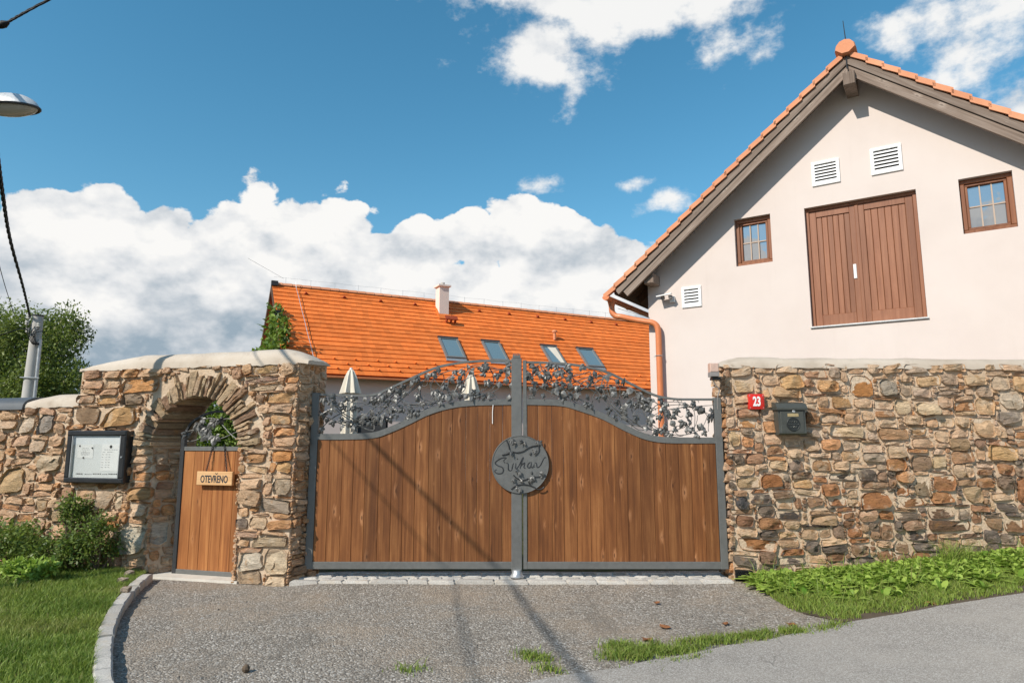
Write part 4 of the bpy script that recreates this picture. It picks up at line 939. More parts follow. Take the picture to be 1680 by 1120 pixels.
# mailbox, house number, gate beacon on the right wall
def rz(px, py, o): return RW.sz(px, py, o)
o_ = .17
x0, zt_ = rz(1275, 660, o_); x1, zb_ = rz(1320, 713, o_); x1 = max(x1, x0 + .34)
mb = thing('mailbox', RW.pt((x0 + x1) / 2, 0, zb_), 'dark grey metal mailbox with round emblem on the stone wall', 'mailbox')
h = zt_ - zb_; zl = zt_ - .07
m = MB(); fr_ = [(.02, zb_), (o_ - .02, zb_ + .0), (o_, zb_ + .02), (o_ - .02, zl), (.02, zl)]
m.prism([RW.pt(x0 + .008, o, z) for o, z in fr_], [RW.pt(x1 - .008, o, z) for o, z in fr_]); m.build('body', 'box_paint', mb)
lid = [(.015, zl - .012), (o_ + .014, zl - .018), (o_ + .016, zl + .004), (o_ - .03, zl + .06), (.015, zt_ + .012)]
m = MB(); m.prism([RW.pt(x0 - .012, o, z) for o, z in lid], [RW.pt(x1 + .012, o, z) for o, z in lid]); m.build('lid', 'box_paint', mb)
xc = (x0 + x1) / 2
m = MB(); m.bevbox(RW, x0 + .03, x1 - .03, o_ - .022, o_ + .002, zb_ + .03, zl - .035, .006); fp = m.build('front_panel', 'box_paint', mb)
f2 = Frame((0, 0), (1, 0)); f2.o = RW.pt(xc + .02, o_ + .002, zl - .036); disc(f2, .018, 0, .008, 20, .003).build('lock', 'zinc', mb)
m = MB(); m.bevbox(RW, xc - .055, xc + .075, o_, o_ + .006, zl - .098, zl - .060, .002); m.build('name_plate', 'brass', mb)
f2 = Frame((0, 0), (1, 0)); f2.o = RW.pt(xc + .005, o_ + .002, zb_ + .125); em = disc(f2, .076, 0, .005, 36, .002).build('round_emblem', 'box_dark', mb)
m = MB(); m.tube([f2.pt(  .076 * math.cos(2 * math.pi * j / 40), .005, .076 * math.sin(2 * math.pi * j / 40)) for j in range(41)], .004, 5); m.build('emblem_rim', 'box_dark', em)
for k, (w, y) in enumerate(((.09, .03), (.13, .0), (.08, -.03))):
    m = MB(); m.tube([f2.pt(w * (t / 10 - .5), .007, y + .006 * math.sin(t * 1.9 + k)) for t in range(11)], .004, 4); m.build('emblem_line', 'box_paint', em)
m = MB(); m.tube([RW.pt(xc + .005 + .03 * math.cos(math.pi * t / 8), o_ + .004, zb_ + .055 - .012 * math.sin(math.pi * t / 8)) for t in range(9)], .003, 4); m.build('embossed_mark', 'box_dark', mb)

sx0, sz1 = rz(1228, 646, .08); sx1, sz0 = rz(1255, 671, .08)
hn = thing('house_number', RW.pt((sx0 + sx1) / 2, 0, sz0), 'red enamel plate with white number 23', 'number plate')
m = MB(); vs = []; fs = []; N = 9
for i in range(N):
    for j in range(N):
        u, v = i / (N - 1) * 2 - 1, j / (N - 1) * 2 - 1; vs.append(RW.pt(sx0 + (sx1 - sx0) * (u + 1) / 2, .085 - .014 * max(u * u, v * v) ** 2, sz0 + (sz1 - sz0) * (v + 1) / 2))
fs = [(i * N + j, (i + 1) * N + j, (i + 1) * N + j + 1, i * N + j + 1) for i in range(N - 1) for j in range(N - 1)]
m.add(vs, fs); m.box(RW, sx0 + .004, sx1 - .004, .02, .069, sz0 + .004, sz1 - .004); m.build('plate', 'red_enamel', hn, smooth=40)
text('lettering', '23', .155, hn, RW.pt((sx0 + sx1) / 2, .0865, (sz0 + sz1) / 2 - .003), 'white_paint', 0, .0012, .0055, .62)
for u in (.08, .92):
    for v in (.1, .9):
        f2 = Frame((0, 0), (1, 0)); f2.o = RW.pt(sx0 + (sx1 - sx0) * u, .078, sz0 + (sz1 - sz0) * v); disc(f2, .006, -.004, .003, 8, .001).build('screw', 'zinc', hn)

BF_ = Frame((0, 8.05), (1, 0))
bx0, bz1 = BF_.sz(1163, 596); bx1, bz0 = BF_.sz(1178, 618)
bea = thing('gate_beacon', BF_.pt((bx0 + bx1) / 2, 0, bz0), 'small box-shaped signal lamp on a bracket at the wall corner', 'lamp')
m = MB(); m.bevbox(BF_, bx0, bx1, -.05, .05, bz0 + .055, bz1, .008); m.build('lens', 'amber_lens', bea)
m = MB(); m.bevbox(BF_, bx0 - .003, bx1 + .003, -.053, .053, bz0, bz0 + .054, .004); m.build('housing', 'grey_plastic', bea)
m = MB(); m.bevbox(BF_, bx1 - .07, bx1 + .03, -.10, .01, bz0 - .035, bz0 - .002, .004); m.build('bracket', 'steel_dark', bea)
m = MB(); m.tube(smooth_pts([BF_.pt(bx1 - .05, -.03, bz0 - .03), BF_.pt(bx1 - .03, -.03, bz0 - .09), BF_.pt(bx1 + .02, -.04, bz0 - .15), BF_.pt(bx1 - .0, -.05, bz0 - .24), BF_.pt(bx1 + .01, -.1, bz0 - .38)], 24), .007, 6); m.build('cable', 'grey_plastic', bea)

# ------------------------------------------------------------------ setts under the gate and kerb along the lawn
sett = tag(MB().box(Frame((0, 8.06), (1, 0)), -2.52, 2.56, -.55, .02, -.1, .060).build('sett_paving', 'slab'), kind='structure')
rs = random.Random(12)
def lump(fr, s0, s1, o0, o1, z0, z1, rnd, j=.012):
    """roughly squared paving stone with worn top edges"""
    m = MB(); b = .014
    c = [(s0 + rnd.uniform(0, j), o0 + rnd.uniform(0, j)), (s1 - rnd.uniform(0, j), o0 + rnd.uniform(0, j)), (s1 - rnd.uniform(0, j), o1 - rnd.uniform(0, j)), (s0 + rnd.uniform(0, j), o1 - rnd.uniform(0, j))]
    pr = []
    for (a, b_), (c_, d) in zip(c, c[1:] + c[:1]):
        for t in (.0, .33, .67): pr.append((a + (c_ - a) * t + rnd.uniform(-j, j) * .3, b_ + (d - b_) * t + rnd.uniform(-j, j) * .3))
    cs_, co = sum(q[0] for q in pr) / 12, sum(q[1] for q in pr) / 12
    lv = [(0, z0, 0), (0, z1 - b, 0), (b, z1, .003), (min(s1 - s0, o1 - o0) * .3, z1 + .004, .004)]
    vs = []
    for ins, z, nz in lv:
        for a, b_ in pr:
            d = math.hypot(a - cs_, b_ - co); k = max(.05, 1 - ins / d); vs.append(fr.pt(cs_ + (a - cs_) * k, co + (b_ - co) * k, z + rnd.uniform(-nz, nz)))
    fs = [(k * 12 + i, k * 12 + (i + 1) % 12, (k + 1) * 12 + (i + 1) % 12, (k + 1) * 12 + i) for k in range(3) for i in range(12)] + [tuple(range(36, 48)), tuple(range(11, -1, -1))]
    return m.add(vs, fs)
SFm = Frame((0, 8.06), (1, 0)); x = -2.56
while x < 2.5:
    w = rs.uniform(.24, .46); lump(SFm, x, min(x + w, 2.56) - .008, -.075 - rs.uniform(0, .012), .045 + rs.uniform(-.012, .012), -.05, .074 + rs.uniform(-.006, .006), rs).build('sett', 'granite', sett, smooth=35); x += w
for row, (oa, ob) in enumerate(((-.225, -.09), (-.36, -.235), (-.48, -.37))):
    x = -2.52
    while x < 2.5:
        w = rs.uniform(.09, .26); lump(SFm, x, min(x + w, 2.56) - .012, oa + rs.uniform(-.01, .01), ob + rs.uniform(-.01, .01), -.03, .075 + rs.uniform(-.012, .006), rs, .02).build('sett', 'granite', sett, smooth=35); x += w
kc = smooth_pts([(p.x, p.y) for p in kerb_pts], 160); L = [0]
for a, b in zip(kc, kc[1:]): L.append(L[-1] + (b - a).length)
kerb = tag(MB().tube([Vector((p.x, p.y, -.06)) for p in kc[::8]], .06, 6).build('kerb', 'soil'), kind='structure')
pos = .0
while pos < L[-1] - .1:
    w = rs.uniform(.24, .42); a_, b_ = pos, min(pos + w, L[-1])
    def atL(d):
        for i in range(len(L) - 1):
            if L[i] <= d <= L[i + 1]: return kc[i].lerp(kc[i + 1], (d - L[i]) / (L[i + 1] - L[i]))
        return kc[-1]
    m = MB(); R5 = []
    for t in range(5):
        d = a_ + (b_ - a_ - .006) * t / 4; q = atL(d); tg = (atL(min(d + .05, L[-1])) - atL(max(d - .05, 0))).normalized(); nn = Vector((-tg.y, tg.x, 0)); R5.append((Vector((q.x, q.y, 0)), nn))
    top_ = .085 + rs.uniform(-.008, .008); bv = .014; V = []
    for t, (q, nn) in enumerate(R5):
        e = .008 if t in (0, 4) else 0; wl, wr = .062 + rs.uniform(-.005, .005), .062 + rs.uniform(-.005, .005)
        for off, z in ((-wl, -.1), (-wl, top_ - bv - e), (-wl + bv, top_ - e), (0, top_ + .003 - e + rs.uniform(-.003, .003)), (wr - bv, top_ - e), (wr, top_ - bv - e), (wr, -.1)): V.append(q + nn * off + Vector((0, 0, z)))
    m.add(V, [(i * 7 + j, (i + 1) * 7 + j, (i + 1) * 7 + j + 1, i * 7 + j + 1) for i in range(4) for j in range(6)] + [tuple(range(7)), tuple(range(34, 27, -1))])
    m.build('kerb_stone', 'granite', kerb, smooth=35); pos += w
# dimpled membrane at the foot of the right wall
mem = MB(); us = lin(0.02, RLEN - .2, 120); R_ = 6
V = []
for i, u in enumerate(us):
    zg = ground(RW.o.x + u, 8.15); tp = zg + .085 + .045 * noise.noise((u * 1.1, 0, 7)) + (.05 if u < .25 else 0)
    for k in range(R_): V.append(RW.pt(u, .055 + .012 * noise.noise((u * 3, k, 1)), zg - .08 + (tp - zg + .08) * k / (R_ - 1)))
mem.add(V, [(i * R_ + j, (i + 1) * R_ + j, (i + 1) * R_ + j + 1, i * R_ + j + 1) for i in range(119) for j in range(R_ - 1)])
mo = mem.build('drainage_membrane', 'membrane', smooth=40); tag(mo, 'black dimpled drainage membrane along the foot of the wall', 'membrane')
dm = MB()
for i in range(int((RLEN - .4) / .026)):
    for k in range(6):
        u = .03 + i * .026 + (k % 2) * .013; zg = ground(RW.o.x + u, 8.15); z = zg + .0 + k * .021
        if z > zg + .075 + .045 * noise.noise((u * 1.1, 0, 7)) + (.05 if u < .25 else 0): continue
        q = [RW.pt(u + .0085 * a, .058 + .012 * noise.noise((u * 3, k, 1)), z + .0085 * b) for a, b in ((-1, -1), (1, -1), (1, 1), (-1, 1))] + [RW.pt(u, .074, z)]
        dm.add(q, [(0, 1, 4), (1, 2, 4), (2, 3, 4), (3, 0, 4)])
tag(dm.build('dimples', 'membrane', mo), kind='stuff')
# ------------------------------------------------------------------ the pink barn behind the right wall
BA = rad(33)
BN = Frame((.2045 * 13.5, 13.5), (math.cos(BA), -math.sin(BA)))
APX, ZT, SL, OV = 4.02, 8.45, .812, .46          # ridge position, roof-top height, slope, verge overhang
COSR = math.cos(math.atan(SL)); SINR = math.sin(math.atan(SL))
def rtop(s): return ZT - SL * abs(s - APX)
BS0, BS1, BLEN = .04, 8.0, 13.0
barn = thing('barn', BN.pt(4, 0, 0), 'pale pink plastered barn gable with loft doors and two small windows', 'building')
ops = [(1.836, 2.503, 4.975, 5.905), (3.10, 4.862, 3.69, 5.888), (5.466, 6.18, 4.992, 5.922)]
cuts = sorted({BS0, BS1, APX} | {v for o in ops for v in o[:2]})
m = MB()
for a, b in zip(cuts, cuts[1:]):
    zs = [-.3]
    for o in ops:
        if o[0] <= a and b <= o[1]: zs += [o[2], o[3]]
    for k in range(0, len(zs), 2):
        if k + 1 < len(zs): m.add([BN.pt(a, 0, zs[k]), BN.pt(b, 0, zs[k]), BN.pt(b, 0, zs[k + 1]), BN.pt(a, 0, zs[k + 1])], [(0, 1, 2, 3)])
        else: m.add([BN.pt(a, 0, zs[k]), BN.pt(b, 0, zs[k]), BN.pt(b, 0, rtop(b) - .22), BN.pt(a, 0, rtop(a) - .22)], [(0, 1, 2, 3)])
RV = .13
for s0, s1, z0, z1 in ops:
    for q in (((s0, z0), (s0, z1)), ((s0, z1), (s1, z1)), ((s1, z1), (s1, z0)), ((s1, z0), (s0, z0))):
        m.add([BN.pt(*q[0][:1], 0, q[0][1]), BN.pt(q[1][0], 0, q[1][1]), BN.pt(q[1][0], -RV - .1, q[1][1]), BN.pt(q[0][0], -RV - .1, q[0][1])], [(0, 1, 2, 3)])
for s in (BS0, BS1): m.add([BN.pt(s, 0, -.3), BN.pt(s, 0, rtop(s) - .22), BN.pt(s, -BLEN, rtop(s) - .22), BN.pt(s, -BLEN, -.3)], [(0, 1, 2, 3)])
me = bpy.data.meshes.new('wall'); me.from_pydata(m.v, [], m.f); me.materials.append(MAT['plaster_barn']); wo = place(bpy.data.objects.new('wall', me), barn, (0, 0, 0))
def rbox(name, mat, par, s0, s1, o0, o1, d0, d1, sm=None, **k):
    """bar lying along a slope: s range measured horizontally, d = depth below roof top (perpendicular)"""
    m = MB(); vs = []
    for d in (d0, d1):
        for o in (o0, o1):
            for s in (s0, s1):
                sg = -1 if (s0 + s1) / 2 < APX else 1
                vs.append(BN.pt(s - sg * SINR * d * (1 if abs(s - APX) > .02 else 0), o, rtop(s) - d * (COSR if abs(s - APX) > .02 else 1 / COSR)))
    m.add(vs, [(0, 1, 3, 2), (4, 6, 7, 5), (0, 4, 5, 1), (2, 3, 7, 6), (0, 2, 6, 4), (1, 5, 7, 3)]); return m.build(name, mat, par, smooth=sm, **k)
E0, E1 = -.58, 2 * APX + .58
for sa, sb in ((E0, APX), (APX, E1)):
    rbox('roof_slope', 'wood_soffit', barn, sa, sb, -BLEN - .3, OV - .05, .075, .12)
    rbox('roof_cover', 'verge_tile', barn, sa, sb, -BLEN - .3, OV - .12, .0, .07)
    rbox('barge_board', 'wood_barge_up' if sa < 0 else 'wood_barge_down', barn, sa + (.06 if sa < 0 else 0), sb - (.06 if sb > 5 else 0), OV - .05, OV + .012, .068, .185)
    rbox('barge_board', 'wood_barge_up' if sa < 0 else 'wood_barge_down', barn, sa + (.14 if sa < 0 else 0), sb - (.14 if sb > 5 else 0), OV - .075, OV - .018, .195, .335)
for r in range(6):                                                    # rafters seen under the eaves
    o = -.5 - r * .9
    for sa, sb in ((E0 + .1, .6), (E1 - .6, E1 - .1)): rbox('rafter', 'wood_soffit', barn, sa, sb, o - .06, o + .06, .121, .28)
# verge tiles, each lapping the next one down the slope
NT = 20
for sg in (-1, 1):
    for k in range(NT):
        t0, t1 = k / NT, (k + 1) / NT; half = APX - E0 + .05
        a, b = APX + sg * (half * t0 + .06), APX + sg * (half * t1 + .10)
        vs = []
        for s, lift in ((a, .012), (b, .045)):
            for o, d in ((OV - .16, .0), (OV + .05, .0), (OV + .05, -.082), (OV + .012, -.082), (OV + .012, -.03), (OV - .16, -.03)):
                vs.append(BN.pt(s - sg * 0 + sg * SINR * (d * 0), o, rtop(s) + (lift + d) / COSR * .98))
        m = MB(); m.add(vs, [(0, 1, 2, 3, 4, 5), (11, 10, 9, 8, 7, 6)] + [(i, (i + 1) % 6, 6 + (i + 1) % 6, 6 + i) for i in range(6)])
        m.build('verge_tile', 'verge_tile', barn)
# ridge: bulbous end tile and capping
m = MB()
for i, (o, r) in enumerate(((OV + .085, .02),)): pass
prof = [(-.17, -.03), (-.15, .06), (-.09, .13), (.0, .155), (.09, .13), (.15, .06), (.17, -.03), (.06, -.12), (-.06, -.12)]
f0 = [BN.pt(APX + a * .9, OV + .12, rtop(APX) + .03 + b * .9) for a, b in prof]; f1 = [BN.pt(APX + a, OV + .07, rtop(APX) + .03 + b) for a, b in prof]; f2_ = [BN.pt(APX + a, OV - .3, rtop(APX) + .03 + b) for a, b in prof]
n = len(prof); m.add(f0 + f1 + f2_, [tuple(range(n)), tuple(range(3 * n - 1, 2 * n - 1, -1))] + [(k * n + i, k * n + (i + 1) % n, (k + 1) * n + (i + 1) % n, (k + 1) * n + i) for k in (0, 1) for i in range(n)])
m.build('ridge_end_tile', 'verge_tile', barn, smooth=50)
for k in range(30):
    o0 = OV - .29 - k * .42; m = MB()
    rr = [[BN.pt(APX + q * r, o, rtop(APX) + .02 + b * r) for q, b in [(math.cos(math.pi * t / 8), math.sin(math.pi * t / 8)) for t in range(9)]] for o, r in ((o0, .16), (o0 - .43, .145))]
    m.add(rr[0] + rr[1], [(i, i + 1, 10 + i, 9 + i) for i in range(8)]); m.build('ridge_tile', 'verge_tile', barn, smooth=60)
m = MB(); m.tube([BN.pt(APX, OV - .25, rtop(APX) + .15), BN.pt(APX - .03, OV - .27, rtop(APX) + .75)], [.012, .006], 6); m.build('lightning_rod', 'steel_dark', barn)
m = MB(); m.tube([BN.pt(APX, OV + .03, rtop(APX) - .1), BN.pt(APX, OV + .03, rtop(APX) - .34)], .01, 5); m.build('rod_lead', 'steel_dark', barn)
def beam(s, z, w, h, o1, par=barn):
    m = MB(); m.bevbox(BN, s - w / 2, s + w / 2, -.02, o1, z, z + h, .012); return m.build('purlin_end', 'wood_beam', par)
beam(APX + .02, rtop(APX) - .66, .19, .24, OV + .08); beam(.20, 4.79, .20, .19, .36); beam(7.84, 4.79, .20, .19, .36)
# windows
def window(s0, s1, z0, z1):
    w = thing_part('window', barn, BN.pt((s0 + s1) / 2, -RV, z0)); fw = .075
    for a, b, c, d in ((s0, s1, z0, z0 + fw), (s0, s1, z1 - fw, z1)):
        m = MB(); m.bevbox(BN, a + .002, b - .002, -RV - .06, -RV + .05, c + .002, d - .002, .008); m.build('frame', 'wood_frame', w)
    for a, b in ((s0, s0 + fw), (s1 - fw, s1)):
        m = MB(); m.bevbox(BN, a + .003, b, -RV - .06, -RV + .048, z0 + fw, z1 - fw, .008); m.build('frame', 'wood_frame', w)
    a, b, c, d = s0 + fw, s1 - fw, z0 + fw, z1 - fw; k = .04
    for p_, q_, r_, t_ in ((a, b, c, c + k), (a, b, d - k, d), (a, a + k, c + k, d - k), (b - k, b, c + k, d - k)):
        m = MB(); m.bevbox(BN, p_, q_, -RV - .05, -RV + .02, r_, t_, .006); m.build('sash', 'wood_frame', w)
    a += k; b -= k; c += k; d -= k
    for i in range(3):
        for j in range(2):
            p0, p1 = a + (b - a) * i / 3, a + (b - a) * (i + 1) / 3; r0, r1 = c + (d - c) * j / 2, c + (d - c) * (j + 1) / 2
            t = random.uniform(-.004, .004); u = random.uniform(-.004, .004)
            m = MB(); m.add([BN.pt(p0, -RV - .03 + t, r0), BN.pt(p1, -RV - .03 - t, r0), BN.pt(p1, -RV - .03 - t + u, r1), BN.pt(p0, -RV - .03 + t + u, r1)], [(0, 1, 2, 3)]); m.build('pane', 'glass_window', w)
    for i in (1, 2):
        x_ = a + (b - a) * i / 3; m = MB(); m.box(BN, x_ - .010, x_ + .010, -RV - .028, -RV - .005, c, d); m.build('glazing_bar', 'bar_paint', w)
    z_ = (c + d) / 2; m = MB(); m.box(BN, a, b, -RV - .027, -RV - .008, z_ - .010, z_ + .010); m.build('glazing_bar', 'bar_paint', w)
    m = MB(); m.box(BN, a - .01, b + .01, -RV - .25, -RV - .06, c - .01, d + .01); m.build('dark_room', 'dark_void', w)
def thing_part(name, parent, loc):
    o = bpy.data.objects.new(name, None); return place(o, parent, loc)
plain('bar_paint', (0.46, 0.35, 0.27), 0.5, var=0.08)
window(*ops[0]); window(*ops[2])
# loft doors
s0, s1, z0, z1 = ops[1]; ld = thing_part('loft_door', barn, BN.pt((s0 + s1) / 2, -RV, z0)); fw = .06
for a, b, c, d in ((s0 + .002, s1 - .002, z1 - fw, z1 - .002), (s0 + .003, s0 + fw, z0, z1 - fw), (s1 - fw, s1 - .003, z0, z1 - fw)):
    m = MB(); m.bevbox(BN, a, b, -RV - .05, -RV + .045, c, d, .006); m.build('door_frame', 'wood_barn', ld)
mid_s = s0 + (s1 - s0) * .475
for a, b, np_ in ((s0 + fw, mid_s, 6), (mid_s + .004, s1 - fw, 6)):
    st = .115; zb, zu = z0 + .015, z1 - fw
    for p_, q_, r_, t_ in ((a + .004, a + st, zb, zu), (b - st, b - .002, zb, zu), (a + st, b - st, zb, zb + .19), (a + st, b - st, zu - .12, zu)):
        m = MB(); m.bevbox(BN, p_, q_, -RV - .03, -RV + .025, r_, t_, .006); m.build('door_rail', 'wood_barn', ld)
    for i in range(np_):
        p0, p1 = a + st + (b - a - 2 * st) * i / np_, a + st + (b - a - 2 * st) * (i + 1) / np_
        m = MB(); m.bevbox(BN, p0 + .002, p1 - .002, -RV - .03, -RV + .006, zb + .188, zu - .118, .007); m.build('door_board', 'wood_barn', ld)
m = MB(); m.bevbox(BN, mid_s - .03, mid_s + .03, -RV + .02, -RV + .04, z0 + .02, z1 - fw - .01, .008); m.build('cover_strip', 'wood_barn', ld)
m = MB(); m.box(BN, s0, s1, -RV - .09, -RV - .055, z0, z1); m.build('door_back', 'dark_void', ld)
m = MB(); m.bevbox(BN, mid_s - .115, mid_s - .065, -RV + .024, -RV + .042, z0 + .80, z0 + 1.06, .008); hp = m.build('handle_plate', 'white_vent', ld)
m = MB(); m.prism([BN.pt(s0 - .02, o, z) for o, z in ((-RV, z0 + .012), (.035, z0 - .012), (.035, z0 - .03), (-RV, z0 - .02))], [BN.pt(s1 + .02, o, z) for o, z in ((-RV, z0 + .012), (.035, z0 - .012), (.035, z0 - .03), (-RV, z0 - .02))]); m.build('sill', 'zinc', ld)
# louvred vents
def vent(s0, s1, z0, z1, n=6):
    v = thing_part('louvre_vent', barn, BN.pt((s0 + s1) / 2, 0, z0)); fw = .055
    for a, b, c, d in ((s0, s1, z0, z0 + fw), (s0, s1, z1 - fw, z1), (s0, s0 + fw, z0 + fw, z1 - fw), (s1 - fw, s1, z0 + fw, z1 - fw)):
        m = MB(); m.bevbox(BN, a, b, -.05, .028, c, d, .006); m.build('vent_frame', 'white_vent', v)
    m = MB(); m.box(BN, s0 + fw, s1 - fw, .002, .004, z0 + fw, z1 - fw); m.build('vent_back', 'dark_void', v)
    p = (z1 - z0 - 2 * fw) / n
    for i in range(n):
        c = z0 + fw + p * i; q = [(.006, c + p * .62), (.026, c + p * .06), (.022, c + p * .0), (.004, c + p * .50)]
        m = MB(); m.prism([BN.pt(s0 + fw - .004, o, z) for o, z in q], [BN.pt(s1 - fw + .004, o, z) for o, z in q]); m.build('slat', 'white_vent', v)
vent(3.27, 3.735, 6.26, 6.716); vent(4.23, 4.71, 6.26, 6.745); vent(.75, 1.143, 4.278, 4.697, 5)
# gutter and downpipe
gs, gz, gr_ = E0 - .07, rtop(E0) - .13, .078
m = MB(); rings = []
for o in (OV + .10, -BLEN):
    rings.append([BN.pt(gs + gr_ * math.cos(a), o, gz + gr_ * math.sin(a)) for a in [math.pi + math.pi * t / 10 for t in range(11)]] + [BN.pt(gs + (gr_ - .008) * math.cos(a), o, gz + (gr_ - .008) * math.sin(a)) for a in [2 * math.pi - math.pi * t / 10 for t in range(11)]])
m.add(rings[0] + rings[1], [tuple(range(21, -1, -1)), tuple(range(22, 44))] + [(i, (i + 1) % 22, 22 + (i + 1) % 22, 22 + i) for i in range(22)])
gut = m.build('gutter', 'copper_gutter', barn, smooth=40)
m = MB(); m.prism([BN.pt(gs + gr_ * math.cos(a), OV + .105, gz + gr_ * math.sin(a)) for a in [math.pi + math.pi * t / 10 for t in range(11)]], [BN.pt(gs + gr_ * math.cos(a), OV + .095, gz + gr_ * math.sin(a)) for a in [math.pi + math.pi * t / 10 for t in range(11)]]); m.build('gutter_end', 'copper_gutter', gut)
for k in range(3):
    m = MB(); o = -.6 - k * 1.6; m.tube([BN.pt(gs + (gr_ + .006) * math.cos(a), o, gz + (gr_ + .006) * math.sin(a)) for a in [math.pi + math.pi * t / 10 for t in range(11)]], .007, 5); m.build('gutter_bracket', 'copper_gutter', gut)
path = [(gs, .28, gz - .05), (gs, .28, gz - .18), (gs + .015, .28, gz - .29), (gs + .09, .27, gz - .37), (gs + .22, .255, gz - .40), (-.2, .2, gz - .47), (.05, .16, gz - .53), (.17, .14, gz - .56), (.245, .125, gz - .62), (.275, .12, gz - .72), (.28, .12, gz - .9), (.28, .12, 2.0), (.28, .12, .0)]
m = MB(); pv = smooth_pts([BN.pt(*q) for q in path[:11]], 60) + [BN.pt(*q) for q in path[11:]]
m.tube(pv, .06, 12); dp = m.build('downpipe', 'copper_gutter', barn, smooth=50)
m = MB(); m.lathe([(.09, 0), (.075, -.06), (.062, -.12)], BN.pt(gs, .28, gz - .04), 12); m.build('outlet', 'copper_gutter', dp, smooth=40)
for z in (3.35, 1.9):
    m = MB(); m.tube([BN.pt(.28 + .066 * math.cos(a), .12 + .066 * math.sin(a), z) for a in [2 * math.pi * t / 14 for t in range(15)]], .009, 5); m.tube([BN.pt(.28 - .13, .07, z), BN.pt(.28, .05, z)], .008, 5); m.build('pipe_clip', 'zinc', dp)
m = MB(); m.tube([BN.pt(gs + .1, .2, gz - .2), BN.pt(.06, .02, gz - .42)], .005, 4); m.build('stay_wire', 'steel_dark', dp)
# floodlight
fs_, fz_ = BN.sz(1098, 489)
fl = thing('floodlight', BN.pt(fs_, 0, fz_ - .1), 'small twin floodlight on the barn wall beside the eave', 'lamp')
m = MB(); m.bevbox(BN, fs_ + .02, fs_ + .12, .0, .05, fz_ - .10, fz_ + .02, .006); m.build('base', 'white_vent', fl)
m = MB(); m.prism([BN.pt(fs_ - .18 + a, o, fz_ + z) for a, o, z in ((0, .10, .03), (.28, .10, .05), (.30, .24, .03), (.0, .26, .0))], [BN.pt(fs_ - .18 + a, o, fz_ + z + .02) for a, o, z in ((0, .10, .03), (.28, .10, .05), (.30, .24, .03), (.0, .26, .0))]); m.build('hood', 'white_vent', fl)
for a in (-.08, .08):
    m = MB(); m.lathe([(.02, 0), (.04, .02), (.045, .06), (.03, .08)], BN.pt(fs_ + a, .15, fz_ - .06), 12); m.build('lamp_head', 'grey_plastic', fl, smooth=40)
m = MB(); m.tube([BN.pt(fs_ + .05, .04, fz_), BN.pt(fs_ + .03, .12, fz_ + .02)], .012, 6); m.build('arm', 'grey_plastic', fl)

# ------------------------------------------------------------------ the long house with the orange roof
HF = Frame((-9.996, 28.0), (.883, .469)); HZ = 8.3; C45 = math.sqrt(.5); NRM = (HF.en + Vector((0, 0, 1))).normalized()
def rp_(s, d, h=0.0, back=False):
    p = HF.pt(s, d * C45, HZ - d * C45)
    if back: p = HF.pt(s, -d * C45, HZ - d * C45); return p + (-HF.en + Vector((0, 0, 1))).normalized() * h
    return p + NRM * h
HS0, HS1, HD = -.24, 26.0, 5.85
house = thing('long_house', HF.pt(8, 0, 0), 'long low house with bright orange tiled roof and four skylights', 'building')
we = 3.72
m = MB(); m.prism([HF.pt(.15, o, z) for o, z in ((we, -.2), (we, HZ - we - .12), (0, HZ - .15), (-we, HZ - we - .12), (-we, -.2))], [HF.pt(HS1 - .4, o, z) for o, z in ((we, -.2), (we, HZ - we - .12), (0, HZ - .15), (-we, HZ - we - .12), (-we, -.2))]); m.build('wall', 'plaster_house', house)
NC = 20; cd = HD / NC
roof = MB(); roof.prism([rp_(HS0, 0, -.02), rp_(HS0, HD - .02, -.02), rp_(HS0, HD - .02, -.10), rp_(HS0, 0, -.12)], [rp_(HS1, 0, -.02), rp_(HS1, HD - .02, -.02), rp_(HS1, HD - .02, -.10), rp_(HS1, 0, -.12)])
roof.prism([rp_(HS0, 0, .0, True), rp_(HS0, HD, .0, True), rp_(HS0, HD, -.12, True), rp_(HS0, 0, -.121, True)], [rp_(HS1, 0, .0, True), rp_(HS1, HD, .0, True), rp_(HS1, HD, -.12, True), rp_(HS1, 0, -.121, True)])
roof = roof.build('roof', 'roof_shadow', house)
rr_ = random.Random(6)
for i in range(NC):
    d0, d1 = i * cd - (.03 if i else 0), (i + 1) * cd; n = 88; V = []; hs = [rr_.uniform(-.005, .005) for _ in range(n)]; ds = [rr_.uniform(-.006, .006) for _ in range(n)]
    for j in range(n):
        s = HS0 - .02 + (HS1 - HS0 + .04) * j / (n - 1)
        V += [rp_(s, d0, .006), rp_(s, d1 + ds[j] * .6, .042 + hs[j] * .4), rp_(s, d1 + ds[j] * .6, .016 + hs[j] * .4), rp_(s, d0, -.012)]
    Fq = [(j * 4 + a, (j + 1) * 4 + a, (j + 1) * 4 + (a + 1) % 4, j * 4 + (a + 1) % 4) for j in range(n - 1) for a in range(4)] + [(0, 1, 2, 3), tuple((n - 1) * 4 + a for a in (3, 2, 1, 0))]
    m = MB(); m.add(V, Fq); m.build('tile_course', 'roof_tile', roof)
s = HS0 - .02
while s < HS1:
    m = MB(); q = [(math.cos(math.pi * t / 6), math.sin(math.pi * t / 6)) for t in range(7)]
    R0 = [HF.pt(s, .12 * a, HZ - .03 + .12 * b) for a, b in q]; R1 = [HF.pt(s + .42, .135 * a, HZ - .03 + .135 * b) for a, b in q]
    m.add(R0 + R1, [(i, i + 1, 8 + i, 7 + i) for i in range(6)] + [(0, 1, 2, 3, 4, 5, 6), (13, 12, 11, 10, 9, 8, 7)]); m.build('ridge_tile', 'verge_tile', roof, smooth=50); s += .40
